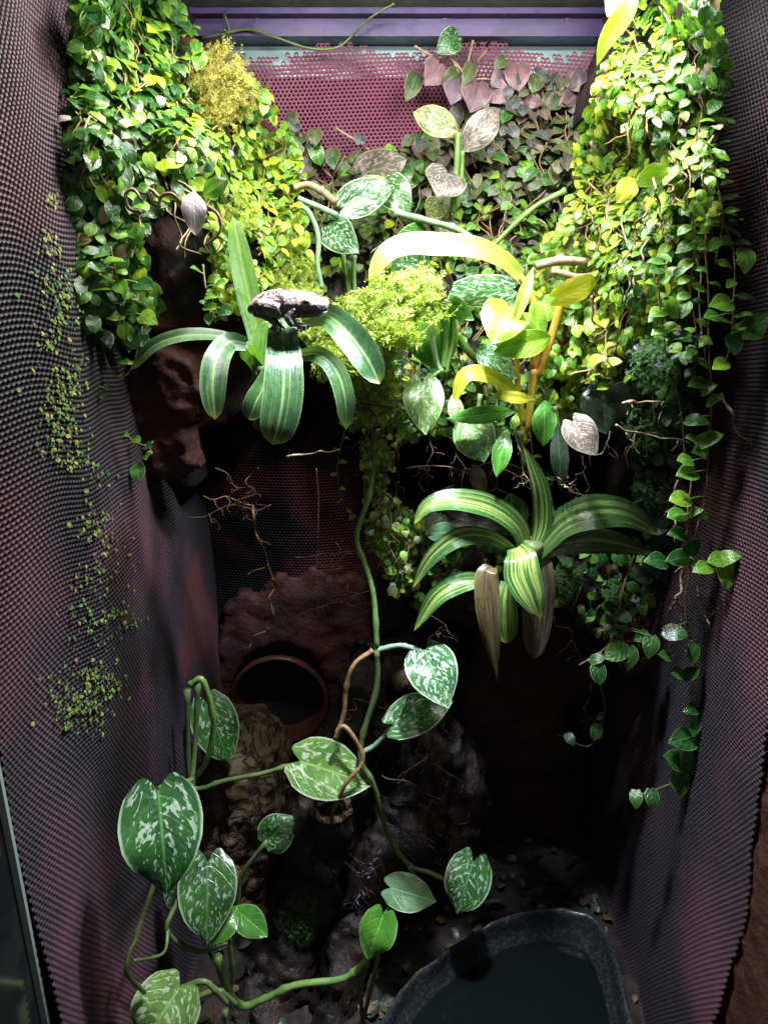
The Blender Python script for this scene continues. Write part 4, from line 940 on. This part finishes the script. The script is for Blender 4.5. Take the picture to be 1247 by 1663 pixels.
mb = MB(); tube(mb, [P(430,690,.23), P(428,640,.22), P(426,590,.215)], .009, .007, 10, jit=.3); mb.build('crown_base', 'stem_dull', sb)
# ---------------------------------------------------------------- striped plant
sd = thing('striped_plant', 'arching plant with yellow striped leaves on the lower ledge', 'plant', P(860, 900, .26))
sleaf(sd, 'striped', [(852,900,.262),(842,858,.258),(800,825,.25),(740,812,.245),(695,822,.243),(672,852,.243)], 42, 'taper', roll=12, twist=12)
sleaf(sd, 'striped', [(835,895,.26),(795,872,.252),(745,872,.245),(700,905,.24),(670,955,.24)], 34, 'taper', roll=-25, twist=25)
sleaf(sd, 'striped', [(800,945,.25),(755,945,.245),(710,968,.24),(672,1025,.24)], 36, 'taper', roll=8)
sleaf(sd, 'striped', [(838,890,.255),(845,905,.236),(848,935,.228),(862,970,.224),(876,1005,.224)], 62, 'taper', roll=0, twist=-10)
sleaf(sd, 'striped', [(824,945,.25),(820,975,.242),(820,1010,.24),(823,1045,.24)], 42, 'strap', fold=.1)
sleaf(sd, 'dead', [(800,922,.25),(790,932,.244),(792,980,.24),(798,1040,.24),(808,1108,.24)], 44, 'lance', fold=.35, wave=.35)
sleaf(sd, 'dead_dark', [(875,895,.262),(878,930,.257),(874,985,.255),(866,1070,.255)], 50, 'strap', fold=.15, wave=.22)
sleaf(sd, 'striped', [(866,895,.26),(880,850,.26),(876,790,.255),(850,724,.25)], 34, 'taper', roll=8)
sleaf(sd, 'striped', [(872,890,.262),(890,855,.265),(885,800,.265)], 30, 'taper', roll=18)
sleaf(sd, 'striped_dark', [(870,898,.26),(915,850,.255),(965,832,.25),(1020,836,.255),(1070,868,.265)], 60, 'taper', roll=-10)
sleaf(sd, 'striped_dark', [(875,898,.262),(930,880,.258),(990,880,.26),(1060,900,.27)], 46, 'taper', roll=-5)
sleaf(sd, 'striped_dark', [(830,870,.285),(832,830,.285),(828,800,.285)], 52, 'taper')
mb = MB(); tube(mb, [P(858,935,.275), P(860,905,.262), P(866,880,.258)], .011, .008, 10, jit=.3); mb.build('crown_base', 'stem_dull', sd)
hleaf(sd, 'pothos_pale', (745,862), (690,868), 34, .285, 'oval', name='fallen_leaf')
# ---------------------------------------------------------------- small orchid like plant on the left column
ep = thing('small_epiphyte', 'small epiphyte with a drooping silvery purple leaf and curling pale roots on left column', 'plant', P(320, 320, .17))
ep_l = leafm('silver_purple', (.42, .34, .38), (.30, .25, .27), veins=7, silver=(.5, .42, .46), edge=(.5, .45, .45), var=.1, rough=.35)
M['silver_purple'] = ep_l
hleaf(ep, 'silver_purple', (314,310), (318,383), 40, .165, 'oval', tilt=.3)
hleaf(ep, 'strap_bright', (330,318), (370,290), 30, .17, 'oval', tilt=.3)
for pts in ([(318,315),(300,300),(290,295)], [(300,335),(280,315),(262,320),(258,340)], [(258,320),(245,308),(238,320)], [(230,344),(210,338),(205,315),(218,308),(230,325)],
            [(338,335),(355,350),(358,375),(335,400)], [(240,310),(250,330),(262,335)], [(310,312),(325,330),(340,350)]):
    stem(ep, 'root_pale', pts, 3.2, 2.2, .168, name='root')
# ---------------------------------------------------------------- loose stems, twigs and roots
def root(mb, a, b, Y, r, jit=6, seed=0, n=6, br=0):
    rg = random.Random(seed*7+int(a[0]*3+a[1])); pts = []
    for i in range(n+1):
        t = i/n; j = jit if 0 < i < n else 0
        pts.append((a[0]+(b[0]-a[0])*t+rg.gauss(0, j), a[1]+(b[1]-a[1])*t+rg.gauss(0, j*.6), Y+rg.gauss(0, .003)))
    tube(mb, [P(*p) for p in pts], r*MP(a[1], Y), r*.5*MP(a[1], Y), 5)
    for k in range(br):
        i = rg.randrange(1, n); c = pts[i]; an = rg.uniform(.3, 2.8); L = rg.uniform(12, 40)
        root(mb, (c[0], c[1]), (c[0]+L*math.cos(an), c[1]+L*math.sin(an)), Y, r*.55, jit*.5, seed+k+1, 4, 0)
def roots(label, mt, segs, cat='root', name='root_tangle', part='root'):
    a0 = segs[0]; t = thing(name, label, cat, P(a0[0][0], a0[0][1], a0[2]))
    for k, sg in enumerate(segs):
        mb = MB(); root(mb, *sg[:4], jit=sg[4] if len(sg) > 4 else 6, seed=k, br=sg[5] if len(sg) > 5 else 0); mb.build(part, mt, t)
    return t
roots('thick bent root hanging in the dark left of centre', 'stem_brown', [((410,820),(444,940),.30,2.6,4,2), ((444,940),(436,1020),.30,2.4,3), ((436,1020),(398,1054),.30,2,3,1), ((410,820),(330,805),.30,1.4,5,2)])
roots('pale horizontal root left of the middle ledge, below strap leaves', 'root_pale', [((466,742),(552,730),.24,2.2,3)])
roots('fine dark roots on the back wall beneath the middle ledge', 'root_dark', [((514,760),(518,1060),.36,.8,2), ((575,900),(515,950),.30,1.6,6,4), ((545,880),(540,980),.32,1,5,4), ((600,960),(480,1000),.34,.7,4,2), ((560,940),(590,1000),.33,.9,6,3), ((480,905),(575,895),.34,.8,3), ((440,820),(300,840),.33,1.1,10,5), ((420,760),(380,840),.30,1.2,10,4), ((350,760),(420,830),.30,1.2,12,5)])
roots('tangle of fine orange roots around the driftwood', 'root_dark', [((690,1130),(740,1200),.30,1.3,7,3), ((740,1180),(650,1270),.29,1.2,8,4), ((620,1260),(720,1300),.28,1.2,7,4), ((700,1240),(770,1290),.28,1.1,6,4), ((700,1300),(715,1370),.28,1,5,3), ((610,1290),(700,1310),.27,1.1,6,3), ((560,1170),(600,1130),.30,1.2,6,2), ((730,1160),(690,1240),.29,1,6,3), ((640,1440),(560,1380),.27,1,6,3), ((760,1320),(730,1390),.30,1,6,3)])
roots('cluster of rootlets on driftwood near the floor, violet light painted in', 'root_violet_lit', [((640,1350),(600,1430),.262,1.8,6,6), ((655,1345),(680,1360),.262,2,5,4), ((620,1380),(590,1440),.262,2,5,5), ((645,1330),(650,1390),.262,2.2,6,5), ((560,1400),(600,1470),.262,2,6,4), ((585,1450),(575,1475),.26,2,5,3)])
roots('thin roots and stems tangled in shade of the right column', 'root_pale', [((1010,655),(1090,650),.22,2.4,5,3), ((1000,690),(1120,720),.225,2.2,5,3), ((1130,420),(1145,600),.205,2,4,1), ((1170,640),(1220,735),.20,3,4), ((1075,560),(1110,740),.22,2,6,2), ((1110,900),(1105,1010),.225,3,5,3), ((1060,640),(1020,760),.25,1.6,8,4), ((1100,780),(1095,880),.225,2,6,3)])
roots('two crossed dry stalks stuck in the right netting', 'root_pale', [((1130,950),(1152,1025),.21,2,2), ((1145,1003),(1180,980),.21,2.2,2), ((1145,1003),(1135,960),.212,1.4,2)])
roots('brown and orange stems showing through the right creeping fig', 'stem_brown', [((1060,290),(1070,370),.185,2.6,6,3), ((1080,300),(1110,330),.185,2.4,6,2), ((1000,560),(930,620),.235,3,6,3), ((960,480),(1000,600),.225,2,8,3), ((1030,150),(1010,260),.24,2,6,3), ((1040,330),(1010,440),.20,2.2,7,3)])
roots('thin root curls at lower end of the yellow plant', 'root_pale', [((945,740),(950,800),.235,1.4,5,1), ((925,800),(905,775),.25,1.6,4), ((990,700),(960,760),.25,1.2,6,2), ((835,700),(865,800),.26,1.2,5,3), ((790,720),(850,790),.27,1.1,6,3)])
roots('tangle of fine roots under the middle ledge', 'root_dark', [((640,690),(650,820),.28,1.1,6,6), ((700,700),(690,800),.285,1.1,6,6), ((740,720),(750,830),.285,1.,6,6), ((820,720),(790,800),.285,1.2,6,6), ((660,760),(860,770),.28,1.1,10,6), ((600,700),(560,800),.275,1.1,6,5), ((880,760),(960,820),.28,1.1,8,6), ((900,1000),(960,1080),.29,1,7,6), ((700,1000),(740,1080),.29,1.,7,6), ((1010,960),(1050,1080),.28,1,7,6), ((960,1100),(950,1200),.30,.9,3,3)])
cr_ = thing('woody_vine', 'thick pinkish stem leaning out from the left column toward the variegated leaves', 'vine', P(480, 300, .33))
stem(cr_, 'root_pale', [(478,305),(500,300),(525,312),(545,330)], 5, 6, .33)
stem(cr_, 'stem_blue', [(484,322),(515,335),(548,350)], 5, 5, .325, name='aerial_stem')
stem(cr_, 'stem_blue', [(486,330),(505,350),(517,385),(516,430),(524,470)], 4.5, 4, .32, name='aerial_stem')
tw = thing('wood_twig', 'dark forked twig reaching down from the moss beside the frog leaf', 'twig', P(590, 640, .23))
stem(tw, 'wood_dark', [(572,655),(600,665),(612,680),(600,700)], 3, 2, .225, name='fork'); stem(tw, 'wood_dark', [(585,655),(640,660)], 2.5, 1.6, .225, name='fork')
tw2 = thing('wood_twig', 'pale lichen covered twig behind yellow leaves at the right column', 'twig', P(900, 425, .29))
stem(tw2, 'root_pale', [(870,432),(910,424),(950,426),(990,440)], 8, 6, .27, name='twig_wood'); stem(tw2, 'root_pale', [(895,440),(940,450),(970,445)], 6, 4, .265, name='fork')
fk = thing('floor_stick', 'thin stick lying on the soil behind the water bowl', 'stick', P(780, 1465, .33)); stem(fk, 'root_dark', [(740,1468),(780,1466),(812,1463)], 4, 3, .33, name='stick_wood')
# bark pieces and leaf litter on the floor
r = random.Random(31); items = []; it2 = []
for _ in range(420):
    x, y = r.uniform(-.21, .21), r.uniform(.05, .43); z = .05+.012*noise.fractal(Vector((x*25, y*25, 0)), 1, 2, 5)
    (items if r.random() < .5 else it2).append((r.randrange(4), basis(Vector((x, y, z)), Vector((r.gauss(0, 1), r.gauss(0, 1), r.gauss(0, .2))), Vector((r.gauss(0, .4), r.gauss(0, .4), 1)), r.uniform(.006, .018))))
tag(join_leaves(None, 'leaf_litter', items, 'brown_leaf'), 'brown dead leaves lying on the dark soil'); tag(join_leaves(None, 'leaf_litter', it2, 'dark_leaf'), 'blackened dead leaves lying on the dark soil')
# ---------------------------------------------------------------- the frog
FO = P(468, 500, .172); U_ = MP(500, .172)
fg = thing('tree_frog', 'mottled brown and grey tree frog sitting on the widest dark strap leaf', 'frog', FO)
def fp(px, py, dy=0.): return Vector(((px-468)*U_, dy, (500-py)*U_))       # frog space: photo pixels, depth in metres
fb = MB()
def chain(pts, sides=14, n=24):
    """tapered flesh through (px, py, dy, radius px[, flatten])"""
    ps = [fp(p[0], p[1], p[2]) for p in pts]; rs = [p[3]*U_ for p in pts]; q_ = cr(ps, n); vs = []; fs = []
    for i, c in enumerate(q_):
        t = (q_[min(i+1, n-1)]-q_[max(i-1, 0)]).normalized(); a = t.cross(Vector((0, 1, .07)) if abs(t.y) < .9 else Vector((1, 0, 0))).normalized(); b = t.cross(a)
        rr2 = float(np.interp(i/(n-1)*(len(rs)-1), range(len(rs)), rs))
        for k in range(sides):
            th = 2*math.pi*k/sides; vs.append(c+a*math.cos(th)*rr2+b*math.sin(th)*rr2*(pts[0][4] if len(pts[0]) > 4 else 1))
    for i in range(n-1):
        for k in range(sides): k2 = (k+1) % sides; fs.append((i*sides+k, i*sides+k2, (i+1)*sides+k2, (i+1)*sides+k))
    fs.append(tuple(range(sides-1, -1, -1))); fs.append(tuple(range((n-1)*sides, n*sides))); fb.add(vs, fs)
chain([(403,505,0,4,1.1),(413,501,0,12),(432,495,0,20),(456,493,0,23),(478,494,0,22),(497,495,0,21),(513,497,0,19),(526,498,0,14.5),(533,499,0,9)], 20, 40)
chain([(497,490,-.003,8.5),(500,487,-.0052,8),(502,486,-.006,5)], 12, 10)      # brow, near eye
chain([(500,488,.003,8),(503,482,.006,7.5),(504,480,.007,4)], 12, 10)          # brow, far eye
for sgn in (-1, 1):                                                            # hind legs folded
    k = sgn*.0062
    chain([(412,501,k*.6,9),(432,497,k*1.15,12),(458,503,k*1.35,9)], 12, 16)
    chain([(458,504,k*1.35,8),(436,509,k*1.35,8),(416,508,k*1.1,6)], 12, 16)
    chain([(416,509,k*1.1,4.5),(436,515,k*1.25,4.5),(452,528,k*1.2,3.5)], 10, 16)
    for dx, dz in ((8, 5), (2, 8), (-5, 8), (-10, 4)):
        chain([(450,527,k*1.2,2.6),(450+dx*.6,527+dz*.7,k*1.25,1.8),(450+dx,529+dz,k*1.3,2.5)], 8, 8)
    k = sgn*.0062                                                              # fore legs
    chain([(480,504,k*1.0,8),(470,516,k*1.3,6.5),(478,527,k*1.2,5)], 10, 14)
    chain([(478,526,k*1.1,3.8),(486,526,k*1.2,3.4),(490,529,k*1.2,3.2)], 10, 10)
    for dx, dz in ((10, -1), (9, 4), (3, 6), (-4, 5)):
        chain([(488,528,k*1.2,2.3),(488+dx*.6,528+dz*.6,k*1.25,1.7),(489+dx,530+dz,k*1.3,2.6)], 8, 8)
body = fb.build('body', 'frog_skin', fg); body.data.transform(Matrix.Translation(FO))
md = body.modifiers.new('remesh', 'REMESH'); md.mode = 'VOXEL'; md.voxel_size = .00035; md.use_smooth_shade = True
md = body.modifiers.new('smooth', 'SMOOTH'); md.iterations = 5; md.factor = .5
tx = bpy.data.textures.new('skin_warts', 'CLOUDS'); tx.noise_scale = .0022
md = body.modifiers.new('warts', 'DISPLACE'); md.texture = tx; md.strength = .0007; md.mid_level = .5
def ball(name, mt, c, rx, ry, rz, n=16):
    mb = MB(); vs = []; fs = []
    for i in range(n//2+1):
        for j in range(n):
            a, b = math.pi*i/(n//2), 2*math.pi*j/n; vs.append(FO+c+Vector((rx*math.sin(a)*math.cos(b), ry*math.cos(a), rz*math.sin(a)*math.sin(b))))
    for i in range(n//2):
        for j in range(n): fs.append((i*n+j, i*n+(j+1) % n, (i+1)*n+(j+1) % n, (i+1)*n+j))
    mb.add(vs, fs); return mb.build(name, mt, fg)
for sgn in (-1, 1):
    c = fp(500 if sgn < 0 else 504, 491 if sgn < 0 else 483, sgn*(.0078 if sgn < 0 else .0078)); e = ball('eye', 'frog_eye', c, 7.6*U_, 5.5*U_, 7.2*U_)
    p_ = ball('pupil', 'pupil', c+Vector((0, sgn*3.6*U_, 0)), 5.0*U_, 2.5*U_, 3.6*U_)
    loc = e.location.copy(); p_.parent = e
mb = MB(); tube(mb, [FO+fp(492,507,-.0074), FO+fp(512,509,-.0068), FO+fp(527,507,-.0048), FO+fp(539,502,-.001)], .0003, .0002, 6); mb.build('mouth_line', 'pupil', fg)
mb = MB(); c = FO+fp(527,491,-.0025); tube(mb, [c, c+Vector((.0006, -.0006, 0))], .0003, .0003, 6); mb.build('nostril', 'pupil', fg)
